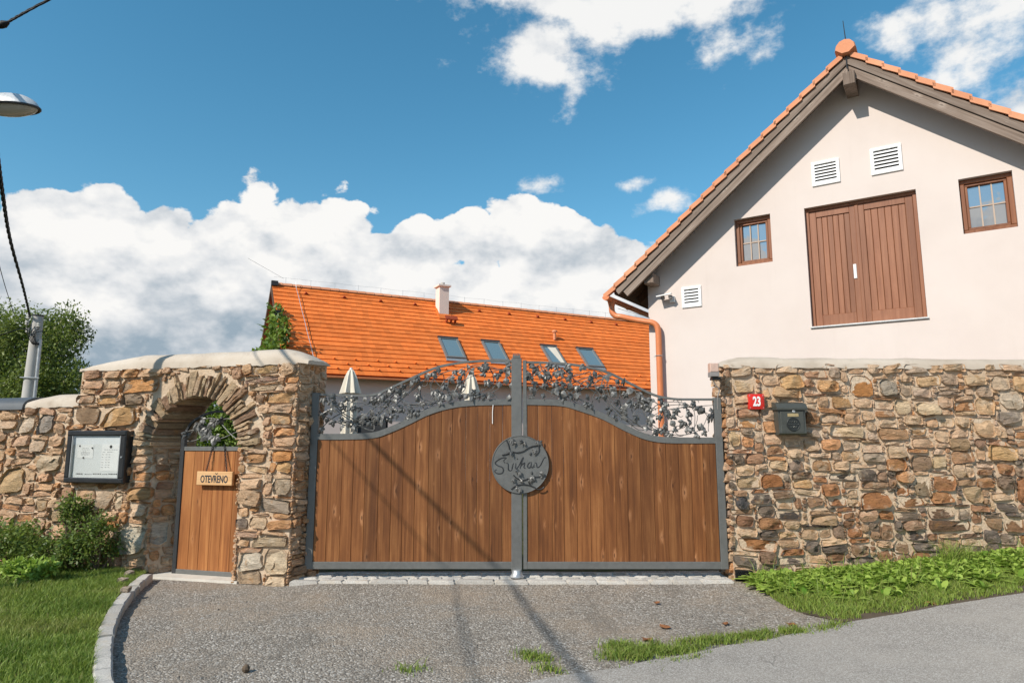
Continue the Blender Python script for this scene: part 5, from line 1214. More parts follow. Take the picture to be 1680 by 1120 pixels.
m = MB(); m.prism([HF.pt(HS0 - .05, 3.9 + .02, HZ - HD * C45 - .06), HF.pt(HS0 - .05, 4.25, HZ - HD * C45 - .05), HF.pt(HS0 - .05, 4.25, HZ - HD * C45 - .12), HF.pt(HS0 - .05, 4.12, HZ - HD * C45 - .14)], [HF.pt(HS1, 3.9 + .02, HZ - HD * C45 - .06), HF.pt(HS1, 4.25, HZ - HD * C45 - .05), HF.pt(HS1, 4.25, HZ - HD * C45 - .12), HF.pt(HS1, 4.12, HZ - HD * C45 - .14)]); m.build('gutter', 'copper_gutter', house)
for bk in (False, True):                                              # barge boards of the gable end
    m = MB(); m.prism([rp_(HS0 - .05, .02, -.0, bk), rp_(HS0 - .05, HD, -.0, bk), rp_(HS0 - .05, HD, -.2, bk), rp_(HS0 - .05, .2, -.2, bk)], [rp_(HS0 - .01, .02, -.0, bk), rp_(HS0 - .01, HD, -.0, bk), rp_(HS0 - .01, HD, -.2, bk), rp_(HS0 - .01, .2, -.2, bk)]); m.build('barge_board', 'wood_soffit', house)
for k, (a, b) in enumerate(((6.45, 7.36), (8.54, 9.44), (11.64, 12.5), (13.66, 14.62))):
    d0, d1 = 3.1, 4.5; sk = thing_part('skylight', house, rp_((a + b) / 2, 3.8)); fw = .085
    for p_, q_, r_, t_ in ((a, b, d0, d0 + fw), (a, b, d1 - fw, d1), (a, a + fw, d0 + fw, d1 - fw), (b - fw, b, d0 + fw, d1 - fw)):
        m = MB(); m.prism([rp_(p_, r_, .05), rp_(q_, r_, .05), rp_(q_, t_, .05), rp_(p_, t_, .05)], [rp_(p_, r_, .15), rp_(q_, r_, .15), rp_(q_, t_, .15), rp_(p_, t_, .15)]); m.build('skylight_frame', 'sky_frame' if 'sky_frame' in MAT else plain('sky_frame', (0.20, 0.205, 0.20), 0.5, 0.2, var=.08), sk)
    m = MB(); m.add([rp_(a + fw, d0 + fw, .11), rp_(b - fw, d0 + fw, .11), rp_(b - fw, d1 - fw, .115), rp_(a + fw, d1 - fw, .115)], [(0, 1, 2, 3)]); m.build('skylight_pane', 'glass_skylight', sk)
    m = MB(); m.prism([rp_(a, d1 - .02, .10), rp_(b, d1 - .02, .10), rp_(b + .04, d1 + .16, .075), rp_(a - .04, d1 + .16, .075)], [rp_(a, d1 - .02, .07), rp_(b, d1 - .02, .07), rp_(b + .04, d1 + .16, .05), rp_(a - .04, d1 + .16, .05)]); m.build('flashing', 'zinc', sk)
    m = MB(); m.prism([rp_(a - .03, d0 - .05, .17), rp_(b + .03, d0 - .05, .17), rp_(b + .03, d0 + .03, .18), rp_(a - .03, d0 + .03, .18)], [rp_(a - .03, d0 - .05, .06), rp_(b + .03, d0 - .05, .06), rp_(b + .03, d0 + .03, .151), rp_(a - .03, d0 + .03, .151)]); m.build('skylight_hood', 'steel_dark', sk)
    if k == 2:
        m = MB(); m.prism([rp_(a + fw + .25, d0 + fw, .116), rp_(b - fw, d0 + fw, .116), rp_(b - fw, d1 - fw, .12), rp_(a + fw + .5, d1 - fw, .12)], [rp_(a + fw + .25, d0 + fw, .112), rp_(b - fw, d0 + fw, .112), rp_(b - fw, d1 - fw, .117), rp_(a + fw + .5, d1 - fw, .117)]); m.build('blind', 'cloth', sk)
cf = Frame(HF.pt(0, .85, 0).xy, HF.ex.xy)
m = MB(); m.box(cf, 7.05, 7.52, -.50, .0, 6.9, 8.85); ch = m.build('chimney', 'plaster_chimney', house)
m = MB(); m.box(cf, 6.97, 7.60, -.58, .08, 8.85, 8.93); m.build('chimney_cap', 'plaster_chimney', ch)
m = MB(); m.lathe([(.09, 0), (.09, .12), (.10, .12), (.10, .15)], cf.pt(7.3, -.25, 8.93), 12); m.build('chimney_pot', 'concrete', ch, smooth=30)
m = MB(); m.prism([rp_(6.95, .7, .07), rp_(7.62, .7, .07), rp_(7.62, 1.5, .065), rp_(6.95, 1.5, .065)], [rp_(6.95, .7, .02), rp_(7.62, .7, .02), rp_(7.62, 1.5, .02), rp_(6.95, 1.5, .02)]); m.build('flashing', 'roof_tile', ch)
# roof furniture
hv = thing_part('roof_cowl', house, rp_(7.35, 1.75))
m = MB(); m.prism([rp_(7.12, 1.62, .32), rp_(7.72, 1.62, .32), rp_(7.72, 1.86, .30), rp_(7.12, 1.86, .30)], [rp_(7.12, 1.62, .28), rp_(7.72, 1.62, .28), rp_(7.72, 1.86, .26), rp_(7.12, 1.86, .26)]); m.build('cowl_roof', 'roof_shadow', hv)
for a in (7.2, 7.42, 7.62):
    m = MB(); m.prism([rp_(a, 1.68, .28), rp_(a + .06, 1.68, .28), rp_(a + .06, 1.8, .27), rp_(a, 1.8, .27)], [rp_(a, 1.68, .04), rp_(a + .06, 1.68, .04), rp_(a + .06, 1.8, .04), rp_(a, 1.8, .04)]); m.build('cowl_post', 'roof_shadow', hv)
b0 = rp_(12.75, 2.45, .03); m = MB(); m.lathe([(.07, 0), (.07, .38), (.13, .38), (.13, .46), (.05, .5)], b0, 10); m.build('vent_pipe', 'verge_tile', house, smooth=30)
for k in range(11):
    s = 1.1 + 1.64 * k; m = MB(); m.add([rp_(s - .11, .60, .03), rp_(s + .11, .60, .03), rp_(s, .58, .15), rp_(s, .36, .03)], [(0, 1, 2), (0, 2, 3), (1, 3, 2)]); m.build('vent_tile', 'roof_shadow', roof)
for row, d in enumerate((cd * 17 - .1, cd * 18 - .1, cd * 19 - .1)):
    for k in range(26):
        s = .9 + k * .82 + (.4 if row % 2 else 0) + rr_.uniform(-.04, .04); m = MB(); m.add([rp_(s - .035, d + .1, .05), rp_(s + .035, d + .1, .05), rp_(s, d + .1, .14), rp_(s, d - .06, .04)], [(0, 1, 2), (0, 2, 3), (1, 3, 2)]); m.build('snow_stop', 'roof_tile', roof)
m = MB(); m.tube([HF.pt(-.2 + .9 * k, 0, HZ + .33 + .02 * math.sin(k * 3)) for k in range(26)], .004, 4); m.build('lightning_wire', 'zinc', house)
for k in range(20):
    m = MB(); m.tube([HF.pt(.3 + k * 1.05, 0, HZ + .08), HF.pt(.3 + k * 1.05, 0, HZ + .36)], .011, 4); m.build('wire_holder', 'zinc', house)
m = MB(); m.tube([HF.pt(.2, 0, HZ + .3), HF.pt(-1.3, .2, HZ + .95)], .007, 4); m.build('catch_rod', 'zinc', house)
m = MB(); m.tube([rp_(.69, 0, .25)] + [rp_(.69 + .03 * k, .3 + .8 * k, .14 + .02 * (k % 2)) for k in range(7)], .013, 4); m.build('down_wire', 'zinc', house)
for dd in (.12, 2.3):
    m = MB(); m.box(Frame(rp_(HS0 - .02, dd, .1).xy, HF.ex.xy), -.05, .22, -.08, .08, rp_(0, dd).z + .0, rp_(0, dd).z + .2); m.build('verge_clip', 'steel_dark', house)

# ------------------------------------------------------------------ courtyard: folded parasols and a dark table
def parasol(px, py, Y, h_scale, label):
    t = P(px, py, Y); r = thing('parasol', (t.x, t.y, ground(t.x, t.y)), label, 'parasol', 'folded parasols in the courtyard')
    def fold(prof, name):
        m = MB(); k = 40; V = []
        for rad_, z in prof:
            for j in range(k):
                a = 2 * math.pi * j / k; rr = rad_ * (1 + .24 * math.cos(8 * a + z * .6) + .06 * math.sin(3 * a)); V.append((t.x + rr * math.cos(a), t.y + rr * math.sin(a), z))
        n_ = len(prof); m.add(V, [(i * k + j, i * k + (j + 1) % k, (i + 1) * k + (j + 1) % k, (i + 1) * k + j) for i in range(n_ - 1) for j in range(k)] + [tuple(range(k - 1, -1, -1)), tuple(range((n_ - 1) * k, n_ * k))]); m.build(name, 'cloth', r, smooth=50)
    z = t.z
    fold([(.155, z - .40), (.125, z - .28), (.085, z - .12), (.045, z - .02), (.02, z)], 'hood')
    fold([(.10, z - 1.75), (.12, z - 1.5), (.115, z - 1.0), (.10, z - .6), (.09, z - .34)], 'canopy')
    m = MB(); m.tube([(t.x, t.y, .04), (t.x, t.y, z + .03)], .024, 8); m.build('pole', 'white_paint', r)
    m = MB(); m.lathe([(.3, 0), (.3, .05), (.05, .08), (.04, .35)], (t.x, t.y, .0), 16); m.build('base', 'steel_dark', r, smooth=30)
parasol(576, 606, 11.2, 1, 'cream folded parasol behind the left end of the gate')
parasol(773, 612, 12.6, 1, 'cream folded parasol behind the middle of the gate, near the centre post')
tp = P(595, 682, 12.2); tb = thing('garden_table', (tp.x, tp.y, 0), 'dark garden table standing behind the gate by the parasol', 'table'); TF = Frame((tp.x, tp.y), (1, .1))
m = MB(); m.bevbox(TF, -.22, .42, -.6, .0, tp.z - .05, tp.z, .01); m.build('top', 'steel_dark', tb)
for a in (-.2, .36):
    for o in (-.56, -.06):
        m = MB(); m.box(TF, a, a + .05, o, o + .05, 0, tp.z - .05); m.build('leg', 'steel_dark', tb)
m = MB(); m.bevbox(TF, -.15, .36, -.52, -.1, tp.z - .35, tp.z - .06, .01); m.build('drawer_box', 'steel_dark', tb)
# ------------------------------------------------------------------ pole, cables, street lamp
pb = P(48, 640, 19.0); ptop = P(64, 518, 19.0)
pole = thing('utility_pole', (pb.x, pb.y, 0), 'grey concrete utility pole with insulators in front of the tree', 'pole')
m = MB(); m.tube([(pb.x - .03, pb.y, 0), (pb.x, pb.y, pb.z), (ptop.x - .02, ptop.y, ptop.z)], [.19, .165, .135], 14); m.build('shaft', 'pole_concrete', pole, smooth=50)
m = MB(); m.tube([(ptop.x - .02, ptop.y, ptop.z - .02), (ptop.x - .02, ptop.y, ptop.z + .02)], .15, 14); m.build('cap', 'steel_dark', pole)
m = MB(); m.tube([(pb.x + .24, pb.y - .1, 1.2), (pb.x + .24, pb.y - .1, pb.z), (ptop.x + .17, ptop.y - .08, ptop.z - .7)], .045, 8); m.build('conduit', 'zinc', pole, smooth=50)
m = MB(); m.tube([(pb.x - .18, pb.y - .17, pb.z + .35), (pb.x + .36, pb.y - .17, pb.z + .33)], .02, 6); m.build('strap', 'zinc', pole)
for k, (dx, dz) in enumerate(((-.18, -.12), (.14, -.36), (-.16, -.52), (.02, -.62), (-.2, -.3))):
    m = MB(); m.lathe([(.03, 0), (.06, .02), (.035, .05), (.06, .08), (.035, .11), (.05, .14)], (ptop.x + dx, ptop.y - .17, ptop.z + dz), 10); m.build('insulator', 'ceramic', pole, smooth=40)
for k in range(5):
    m = MB(); a = .12 * k; m.tube(smooth_pts([(ptop.x - .18 + a, ptop.y - .2, ptop.z - .2 - .07 * k), (ptop.x - .1 + .05 * k, ptop.y - .24, ptop.z - .55), (ptop.x + .05 + .03 * k, ptop.y - .2, ptop.z - .85), (ptop.x + .17, ptop.y - .1, ptop.z - .8)], 14), .012, 5); m.build('jumper_wire', 'cable', pole)
def cable(pts, r, label, n=40, twist=False):
    q = smooth_pts(pts, n); m = MB()
    if twist:
        for ph in (0, 2.1, 4.2): m.tube([v + Vector((math.cos(i * .9 + ph), math.sin(i * .9 + ph) * .4, math.sin(i * .9 + ph))) * r * .75 for i, v in enumerate(q)], r * .62, 5)
    else: m.tube(q, r, 6)
    return tag(m.build('overhead_cable', 'cable', None, smooth=60), label, 'cable')
cable([(ptop.x - .15, ptop.y - .15, ptop.z - .05), P(38, 472, 15.5), P(17, 395, 12), P(4, 318, 9.5), P(-8, 230, 8), P(-30, 80, 6.8), P(-70, -120, 5.8)], .024, 'thick black cable dropping from upper left to the pole top', 120, True)
cable([P(24, 518, 21), P(8, 468, 17), P(-8, 410, 14), P(-40, 300, 10)], .009, 'thin wire crossing the sky left of the pole')
cable([(ptop.x - .2, ptop.y - .15, ptop.z - .42), P(30, 540, 18), P(0, 549, 17.5), P(-60, 560, 17)], .014, 'short black wire running left from the pole insulators')
cable([P(-260, 150, 8.2), P(-90, 88, 8.2), P(4, 41, 8.2), P(80, 0, 8.2), P(300, -110, 8.2)], .020, 'black cable crossing the top left corner of the sky', 60, True)
kp = P(4, 41, 8.2); m = MB(); m.tube([kp + Vector((-.10, 0, -.035)), kp + Vector((-.03, 0, -.01)), kp + Vector((.02, 0, .01)), kp + Vector((.08, 0, .035))], [.02, .045, .05, .02], 8); tag(m.build('cable_clamp', 'cable', None, smooth=50), 'black clamp on the cable in the top left corner', 'clamp')
LX, LY = -6.12, 7.2
cable([(LX - .05, LY, 6.1), (-5.55, 3.4, 5.9), (-5.2, 1.2, 5.86), (-4.6, -2.4, 6.0), (-3.4, -9, 6.6)], .022, 'black overhead cable from the street lamp whose shadow crosses the gate', 60)
cable([(LX - .1, LY, 5.95), (-6.0, 3.2, 5.75), (-5.75, 1.2, 5.7), (-5.3, -2.4, 5.85), (-4.4, -9, 6.6)], .010, 'thinner overhead cable from the street lamp post', 60)
lamp = thing('street_lamp', (LX, LY, 0), 'white street lamp head at the left edge of the sky', 'street lamp')
m = MB(); m.tube([(LX, LY, 0), (LX, LY, 1.2), (LX, LY, 6.2)], [.085, .075, .05], 12); m.build('post', 'zinc', lamp, smooth=50)
hp0 = P(-38, 178, 6.9); hp1 = P(64, 178, 6.9)
m = MB(); m.tube(smooth_pts([(LX, LY, hp0.z - .25), (LX + .1, LY - .03, hp0.z - .08), ((LX + hp0.x) / 2, (LY + 6.9) / 2, hp0.z - .02), hp0], 20), .03, 8); m.build('arm', 'zinc', lamp, smooth=50)
def ell(cx, cy, cz, rx, ry, ztop, zbot, name, mat, k=20, rows=8):
    m = MB(); V = []
    for i in range(rows + 1):
        t = i / rows; r = math.sqrt(max(0, 1 - (1 - t) ** 2)) if ztop else math.sqrt(max(0, 1 - (1 - t) ** 2))
        z = cz + (ztop * (1 - t) ** 1.3 if ztop else -zbot * (1 - t) ** 1.3)
        for j in range(k): a = 2 * math.pi * j / k; V.append((cx + rx * max(.02, r) * math.cos(a), cy + ry * max(.02, r) * math.sin(a), z))
    m.add(V, [(i * k + j, i * k + (j + 1) % k, (i + 1) * k + (j + 1) % k, (i + 1) * k + j) for i in range(rows) for j in range(k)] + [tuple(range(k)), tuple(range(rows * k, rows * k + k))]); return m.build(name, mat, lamp, smooth=50)
hcx, hw = (hp0.x + hp1.x) / 2, (hp1.x - hp0.x) / 2
ell(hcx, 6.9, hp1.z + .008, hw, .15, .165, 0, 'head_shell', 'lamp_shell'); m = MB(); m.tube([(hcx + hw * math.cos(2 * math.pi * j / 30), 6.9 + .15 * math.sin(2 * math.pi * j / 30), hp1.z) for j in range(31)], .014, 6); m.build('head_rim', 'steel_dark', lamp)
ell(hcx + .03, 6.9, hp1.z - .004, hw * .86, .125, 0, .085, 'lamp_glass', 'lamp_glass')
# ------------------------------------------------------------------ planting
def leaf_cloud(pts, size, rng, up=0.35, shape=1.9, outward=None):
    """small pointed leaves (two triangles folded) at the given points; returns V, F"""
    n = len(pts); P_ = np.asarray(pts, float)
    d = rng.normal(size=(n, 3)); d[:, 2] += up * 0
    if outward is not None: d = d * .8 + outward * 1.0
    d /= np.linalg.norm(d, axis=1)[:, None]
    nrm = rng.normal(size=(n, 3)) * .7; nrm[:, 2] += up * 2.2; nrm += np.array([SUN.x, SUN.y, SUN.z]) * .5
    sd = np.cross(d, nrm); sd /= np.linalg.norm(sd, axis=1)[:, None] + 1e-9
    nn = np.cross(sd, d)
    L = (size * rng.uniform(.6, 1.3, n))[:, None]; w = L / shape * .5
    a = P_; m_ = P_ + d * L * .45; t = P_ + d * L - nn * L * .12
    l = m_ + sd * w - nn * w * .35; r = m_ - sd * w - nn * w * .35
    V = np.stack([a, l, t, r], 1).reshape(-1, 3); i = np.arange(n) * 4
    F = np.concatenate([np.stack([i, i + 1, i + 2], 1), np.stack([i, i + 2, i + 3], 1)])
    return V, F
def tint_for(n, rng, mean=.45, sd=.25, dry=.03, per=4):
    t = np.clip(rng.normal(mean, sd, n), 0, 1); dr = np.where(rng.random(n) < dry, rng.uniform(.4, .9, n), 0)
    return np.repeat(np.stack([t, dr, np.zeros(n)], 1), per, 0)
def blades(xy, z, hgt, width, rng, lean=.5, mean=.45, dry=.08):
    n = len(xy); th = rng.uniform(0, 2 * np.pi, n); h = hgt * rng.uniform(.5, 1.35, n); w = width * rng.uniform(.7, 1.3, n)
    sx_, sy_ = np.cos(th) * w, np.sin(th) * w; la = rng.uniform(0, 2 * np.pi, n); lm = h * lean * rng.uniform(.1, 1.2, n)
    lx, ly = np.cos(la) * lm, np.sin(la) * lm
    b0 = np.stack([xy[:, 0] - sx_, xy[:, 1] - sy_, z], 1); b1 = np.stack([xy[:, 0] + sx_, xy[:, 1] + sy_, z], 1)
    m0 = np.stack([xy[:, 0] - sx_ * .7 + lx * .35, xy[:, 1] - sy_ * .7 + ly * .35, z + h * .6], 1); m1 = np.stack([xy[:, 0] + sx_ * .7 + lx * .35, xy[:, 1] + sy_ * .7 + ly * .35, z + h * .6], 1)
    t = np.stack([xy[:, 0] + lx, xy[:, 1] + ly, z + h * .95], 1)
    V = np.stack([b0, b1, m1, m0, t], 1).reshape(-1, 3); i = np.arange(n) * 5
    F = np.concatenate([np.stack([i, i + 1, i + 2], 1), np.stack([i, i + 2, i + 3], 1), np.stack([i + 3, i + 2, i + 4], 1)])
    return V, F, tint_for(n, rng, mean, .25, dry, 5)
GV = np.vectorize(ground)
rng = np.random.default_rng(5)
# lawn: denser where near the viewer's frame
n = 90000; y = rng.uniform(3.9, 8.9, n); kx = np.array([kerb_x(v) for v in y]); x = kx - .07 - rng.exponential(1.0, n) * 1.15
clump = np.array([noise.noise((a * 3, b * 3, 0)) for a, b in zip(x, y)])
ok = (x > -7.0) & (rng.random(n) < .75 + .5 * clump); x, y, cl = x[ok], y[ok], clump[ok]
V, F, T = blades(np.stack([x, y], 1), np.full(len(x), LAWN_Z - .025), .062 + .025 * cl, .0035, rng, .85, .5, .12)
pt = np.array([noise.noise((a * 1.4, b * 1.4, 9)) for a, b in zip(x, y)]); T = T.copy(); T[:, 0] = np.clip(T[:, 0] + np.repeat(pt, 5) * .5, 0, 1); T[:, 1] = np.clip(T[:, 1] + np.repeat(np.clip(pt - .1, 0, 1), 5) * .8, 0, 1)
tag(npmesh('lawn_grass', V, F, 'grass_blade', tint=T), 'short green lawn grass between the kerb and the shrubs', 'grass', kind='stuff')
# verge on the right
n = 80000; x = rng.uniform(vb[0][0] + .05, 8.2, n); ylo = np.array([verge_y(v) for v in x]); u = rng.random(n) ** .8; y = ylo + .03 + (8.12 - ylo) * u
ed = np.array([noise.noise((a * 4, 1.0, b * 4)) for a, b in zip(x, y)]); ok = (y - ylo > .07 + .26 * ed) & (rng.random(n) < .8 + .5 * ed); x, y, ed, ylo = x[ok], y[ok], ed[ok], ylo[ok]
hh = .05 + .03 * np.clip((y - ylo) / 1.2, 0, 1) + .02 * ed
tall = (rng.random(len(x)) < .03) & (y - ylo > .5); hh = np.where(tall, hh + rng.uniform(.06, .2, len(x)), hh)
V, F, T = blades(np.stack([x, y], 1), GV(x, y) + .008, hh, .0038, rng, .9, .6, .2)
tag(npmesh('verge_grass', V, F, 'grass_blade', tint=T), 'trodden grass verge between the right wall and the road', 'grass', kind='stuff')
def broad(points, base, rng, size, mean=.55):
    """rosettes of broad toothed leaves"""
    VV, FF, TT = [], [], []; k = 0
    for (cx, cy), zb in zip(points, base):
        for _ in range(rng.integers(5, 10)):
            a = rng.uniform(0, 2 * np.pi); L = size * rng.uniform(.55, 1.3); w = L * rng.uniform(.11, .20); el = rng.uniform(.5, 1.4)
            dx, dy = math.cos(a), math.sin(a); px_, py_ = -dy, dx; t0 = np.clip(rng.normal(mean, .3), 0, 1); V = []
            for t, ww in ((0, .25), (.3, .8), (.55, 1.0), (.8, .75), (1.0, .1)):
                r = L * t * math.cos(el) * (1 + .25 * t); z = L * (t * math.sin(el) - .42 * t * t)
                V += [(cx + dx * r + px_ * w * ww, cy + dy * r + py_ * w * ww, zb + z - .12 * w), (cx + dx * r, cy + dy * r, zb + z + .0), (cx + dx * r - px_ * w * ww, cy + dy * r - py_ * w * ww, zb + z - .12 * w)]
            VV += V
            for j in range(4):
                for c in (0, 1): b = k + j * 3 + c; FF.append((b, b + 1, b + 4, b + 3))
            TT += [(t0, .5 if rng.random() < .03 else 0, 0)] * 15; k += 15
    return VV, FF, TT
pts = []
while len(pts) < 1500:
    xx = rng.uniform(vb[0][0] + .03, 8.0); yl = verge_y(xx); yy = 8.1 - abs(rng.normal(0, .34)) - .02
    if yy > yl + .12 and (xx > 2.95 or yy > 7.5): pts.append((xx, yy))
V, F, T = broad(pts, [ground(a, b) + .01 for a, b in pts], rng, .185, .68)
p2 = [q for q in pts if rng.random() < .35]; V2, F2, T2 = broad([(a + rng.normal(0, .05), b + rng.normal(0, .04)) for a, b in p2], [ground(a, b) + .05 for a, b in p2], rng, .13, .85)
F = list(F) + [tuple(i + len(V) for i in f) for f in F2]; V = list(V) + list(V2); T = list(T) + list(T2)
tag(npmesh('verge_weeds', V, F, 'weed_leaf', tint=np.array(T)), 'bright green dandelion-like weeds along the foot of the right wall', 'weeds', kind='stuff')
# a taller tussock in the verge
c = G(1478, 905); n = 260; xy = np.stack([rng.normal(c.x, .07, n), rng.normal(7.95, .05, n)], 1)
V, F, T = blades(xy, GV(xy[:, 0], xy[:, 1]), .27, .004, rng, .9, .6, .2)
tag(npmesh('grass_tussock', V, F, 'grass_blade', tint=T), 'tall grass tussock against the right wall among the weeds', 'grass')
# weeds on the seam of drive and road
XY = []
for (ax, ay, bx, by, n, wd) in [(1010, 1080, 1130, 1062, 3600, .09), (1130, 1058, 1230, 1047, 1800, .06), (1230, 1046, 1318, 1036, 1700, .05), (860, 1075, 895, 1085, 420, .06), (885, 1098, 915, 1104, 160, .04), (1000, 1062, 1040, 1060, 500, .05), (655, 1098, 690, 1102, 130, .05), (1330, 1036, 1385, 1024, 500, .05), (1100, 1085, 1150, 1078, 160, .03)]:
    A, B_ = G(ax, ay), G(bx, by); t = rng.random(n); XY.append(np.stack([A.x + (B_.x - A.x) * t + rng.normal(0, wd, n), A.y + (B_.y - A.y) * t + rng.normal(0, wd, n)], 1))
XY = np.concatenate(XY); sn = np.array([noise.noise((a * 5, b * 7, 4)) for a, b in XY]); XY = XY[(sn > -.12) | (rng.random(len(XY)) < .2)]
V, F, T = blades(XY, GV(XY[:, 0], XY[:, 1]) + .005, rng.uniform(.025, .06, len(XY)), .0035, rng, 1.2, .5, .28)
tag(npmesh('seam_grass', V, F, 'grass_blade', tint=T), 'patchy grass growing along the seam of drive and road', 'grass', kind='stuff')
# loose chippings on the drive
n = 9000; x = rng.uniform(-4, 3.4, n); y = rng.uniform(3.8, 8.0, n); ok = x > np.array([kerb_x(v) for v in y]) + .1; x, y = x[ok], y[ok]; n = len(x)
sz = rng.lognormal(-5.2, .35, n); base = np.array([[1, 0, 0], [-.5, .87, 0], [-.5, -.87, 0], [0, 0, .8], [.3, .3, .5]]); th = rng.uniform(0, 6.28, n)
Vb = base[None] * sz[:, None, None] * rng.uniform(.7, 1.3, (n, 5, 1)); cx = np.cos(th)[:, None]; sx_ = np.sin(th)[:, None]
Vx = Vb[:, :, 0] * cx - Vb[:, :, 1] * sx_ + x[:, None]; Vy = Vb[:, :, 0] * sx_ + Vb[:, :, 1] * cx + y[:, None]; Vz = Vb[:, :, 2] + (GV(x, y) + .012 * np.array([noise.noise((a * 1.3, b * 1.3, 2)) for a, b in zip(x, y)]))[:, None]
V = np.stack([Vx, Vy, Vz], 2).reshape(-1, 3); i = np.arange(n) * 5; F = np.concatenate([np.stack([i + a, i + b, i + c], 1) for a, b, c in ((0, 1, 3), (1, 2, 3), (2, 0, 4), (0, 3, 4), (2, 4, 3))])
g_ = np.clip(rng.normal(.26, .11, n), .07, .6); T = np.repeat(np.stack([g_ * 1.03, g_ * .97, g_ * .88], 1), 5, 0)
tag(npmesh('loose_chippings', V, F, 'pebble', tint=T), 'loose pale stone chippings scattered over the drive', 'gravel', kind='stuff')
# fallen leaves
LEAFLAB = ['dry brown leaf on the drive nearest the right gate leaf', 'dry leaf on the upper edge of the seam grass', 'dry leaf on the drive between gate and seam grass', 'dry leaf on the drive near the right end of the seam grass', 'dry leaf at the right tip of the seam grass', 'dry leaf on the road edge below the verge, rightmost', 'dry leaf at the left corner of the verge below the weeds']
for k, q in enumerate([(1078, 991), (1062, 1052), (1090, 1031), (1191, 1026), (1299, 1027), (1528, 992), (1252, 965)]):
    p = G(*q); m = MB(); r = .045 + .012 * (k % 3); a0 = k * 1.7; V = []
    for j in range(9): a = a0 + 2 * math.pi * j / 9; rr = r * (1 if j % 2 else .6); V.append((p.x + rr * math.cos(a), p.y + rr * math.sin(a), p.z + .012 + .018 * abs(math.sin(a * 1.5 + k))))
    V.append((p.x, p.y, p.z + .01)); m.add(V, [(j, (j + 1) % 9, 9) for j in range(9)]); tag(m.build('fallen_leaf', 'dry_leaf'), LEAFLAB[k], 'leaf', 'fallen leaves on the drive')
m = MB(); p = G(403, 1103); m.lathe([(.008, 0), (.024, .012), (.03, .03), (.02, .05), (.006, .06)], (p.x, p.y, p.z), 9); tag(m.build('pine_cone', 'bark', None, smooth=20), 'small brown pine cone lying on the drive', 'cone')

def bush(name, c, rx, ry, h, n, size, label, mat='shrub_leaf', cat='shrub', rng=rng, lumps=9, mean=.45, zmin=.0, stems=9, hollow=.55, group=None):
    """crown of leaves gathered in clumps on real stems"""
    c = Vector(c); root = thing(name, c, label, cat, group); L = []
    for k in range(lumps):
        a = rng.uniform(0, 6.28); r = math.sqrt(rng.random()) * .75; L.append((c.x + rx * r * math.cos(a), c.y + ry * r * math.sin(a), c.z + zmin + (h - zmin) * rng.uniform(.25, .82), rng.uniform(.32, .55)))
    per = n // lumps; PT = []; OUT = []
    for (x_, y_, z_, s_) in L:
        d = rng.normal(size=(per, 3)); d /= np.linalg.norm(d, axis=1)[:, None]; r = rng.uniform(hollow, 1.05, per)[:, None]
        q = d * r * np.array([rx * s_, ry * s_, (h - zmin) * s_ * .62]); PT.append(q + np.array([x_, y_, z_])); OUT.append(d)
    PT = np.concatenate(PT); OUT = np.concatenate(OUT); ok = PT[:, 2] > c.z + .01; PT, OUT = PT[ok], OUT[ok]
    V, F = leaf_cloud(PT, size, rng, outward=OUT * .6); npmesh('foliage', V, F, mat, root, loc=tuple(c), tint=tint_for(len(PT), rng, mean, .28, .03))
    for k in range(min(stems, lumps)):
        x_, y_, z_, s_ = L[k]; m = MB(); m.tube(smooth_pts([(c.x + rng.uniform(-.1, .1) * rx, c.y + rng.uniform(-.1, .1) * ry, c.z - .02), ((c.x + x_) / 2 + rng.uniform(-.1, .1) * rx, (c.y + y_) / 2, (c.z + z_) / 2), (x_, y_, z_ + (h - zmin) * .15)], 8), [max(.004, .014 * max(1, h) * (1 - i / 9)) for i in range(8)], 5); m.build('stem', 'bark', root)
    return root
def wallbase(px, off): s, _ = LW.sz(px, 940); p = LW.pt(s, off, LAWN_Z); return p
bush('rose_shrub', wallbase(40, .42), .70, .40, .60, 3300, .056, 'low dark green shrub with pink flowers at the far left', lumps=34, hollow=.05, mean=.68)
bush('rose_shrub', wallbase(125, .34), .62, .36, .52, 3000, .052, 'dense green shrub in front of the notice board wall', lumps=24, hollow=.15)
bush('tall_shrub', wallbase(132, .16), .24, .14, .92, 1500, .046, 'thin upright leafy shrub reaching up below the notice board', lumps=14, mean=.6, hollow=.1, zmin=.3)
bush('tall_shrub', wallbase(182, .22), .34, .20, .70, 1700, .044, 'sparse twiggy shrub by the pale corner block', lumps=16, mean=.5, hollow=.1)
bush('wall_creeper', LW.pt(LW.sz(38, 875)[0], .06, LW.sz(38, 900)[1]), .17, .07, .27, 800, .05, 'little creeper growing out of the wall at far left', lumps=5, cat='plant')
bush('bed_plant', wallbase(150, .85), .30, .2, .20, 900, .07, 'small pale green plants at the edge of the bed', mat='weed_leaf', cat='plant', lumps=8, mean=.6)
bush('bed_plant', wallbase(20, .95), .50, .2, .26, 1500, .06, 'low leafy plants edging the lawn at far left', lumps=9, cat='plant', mean=.55)
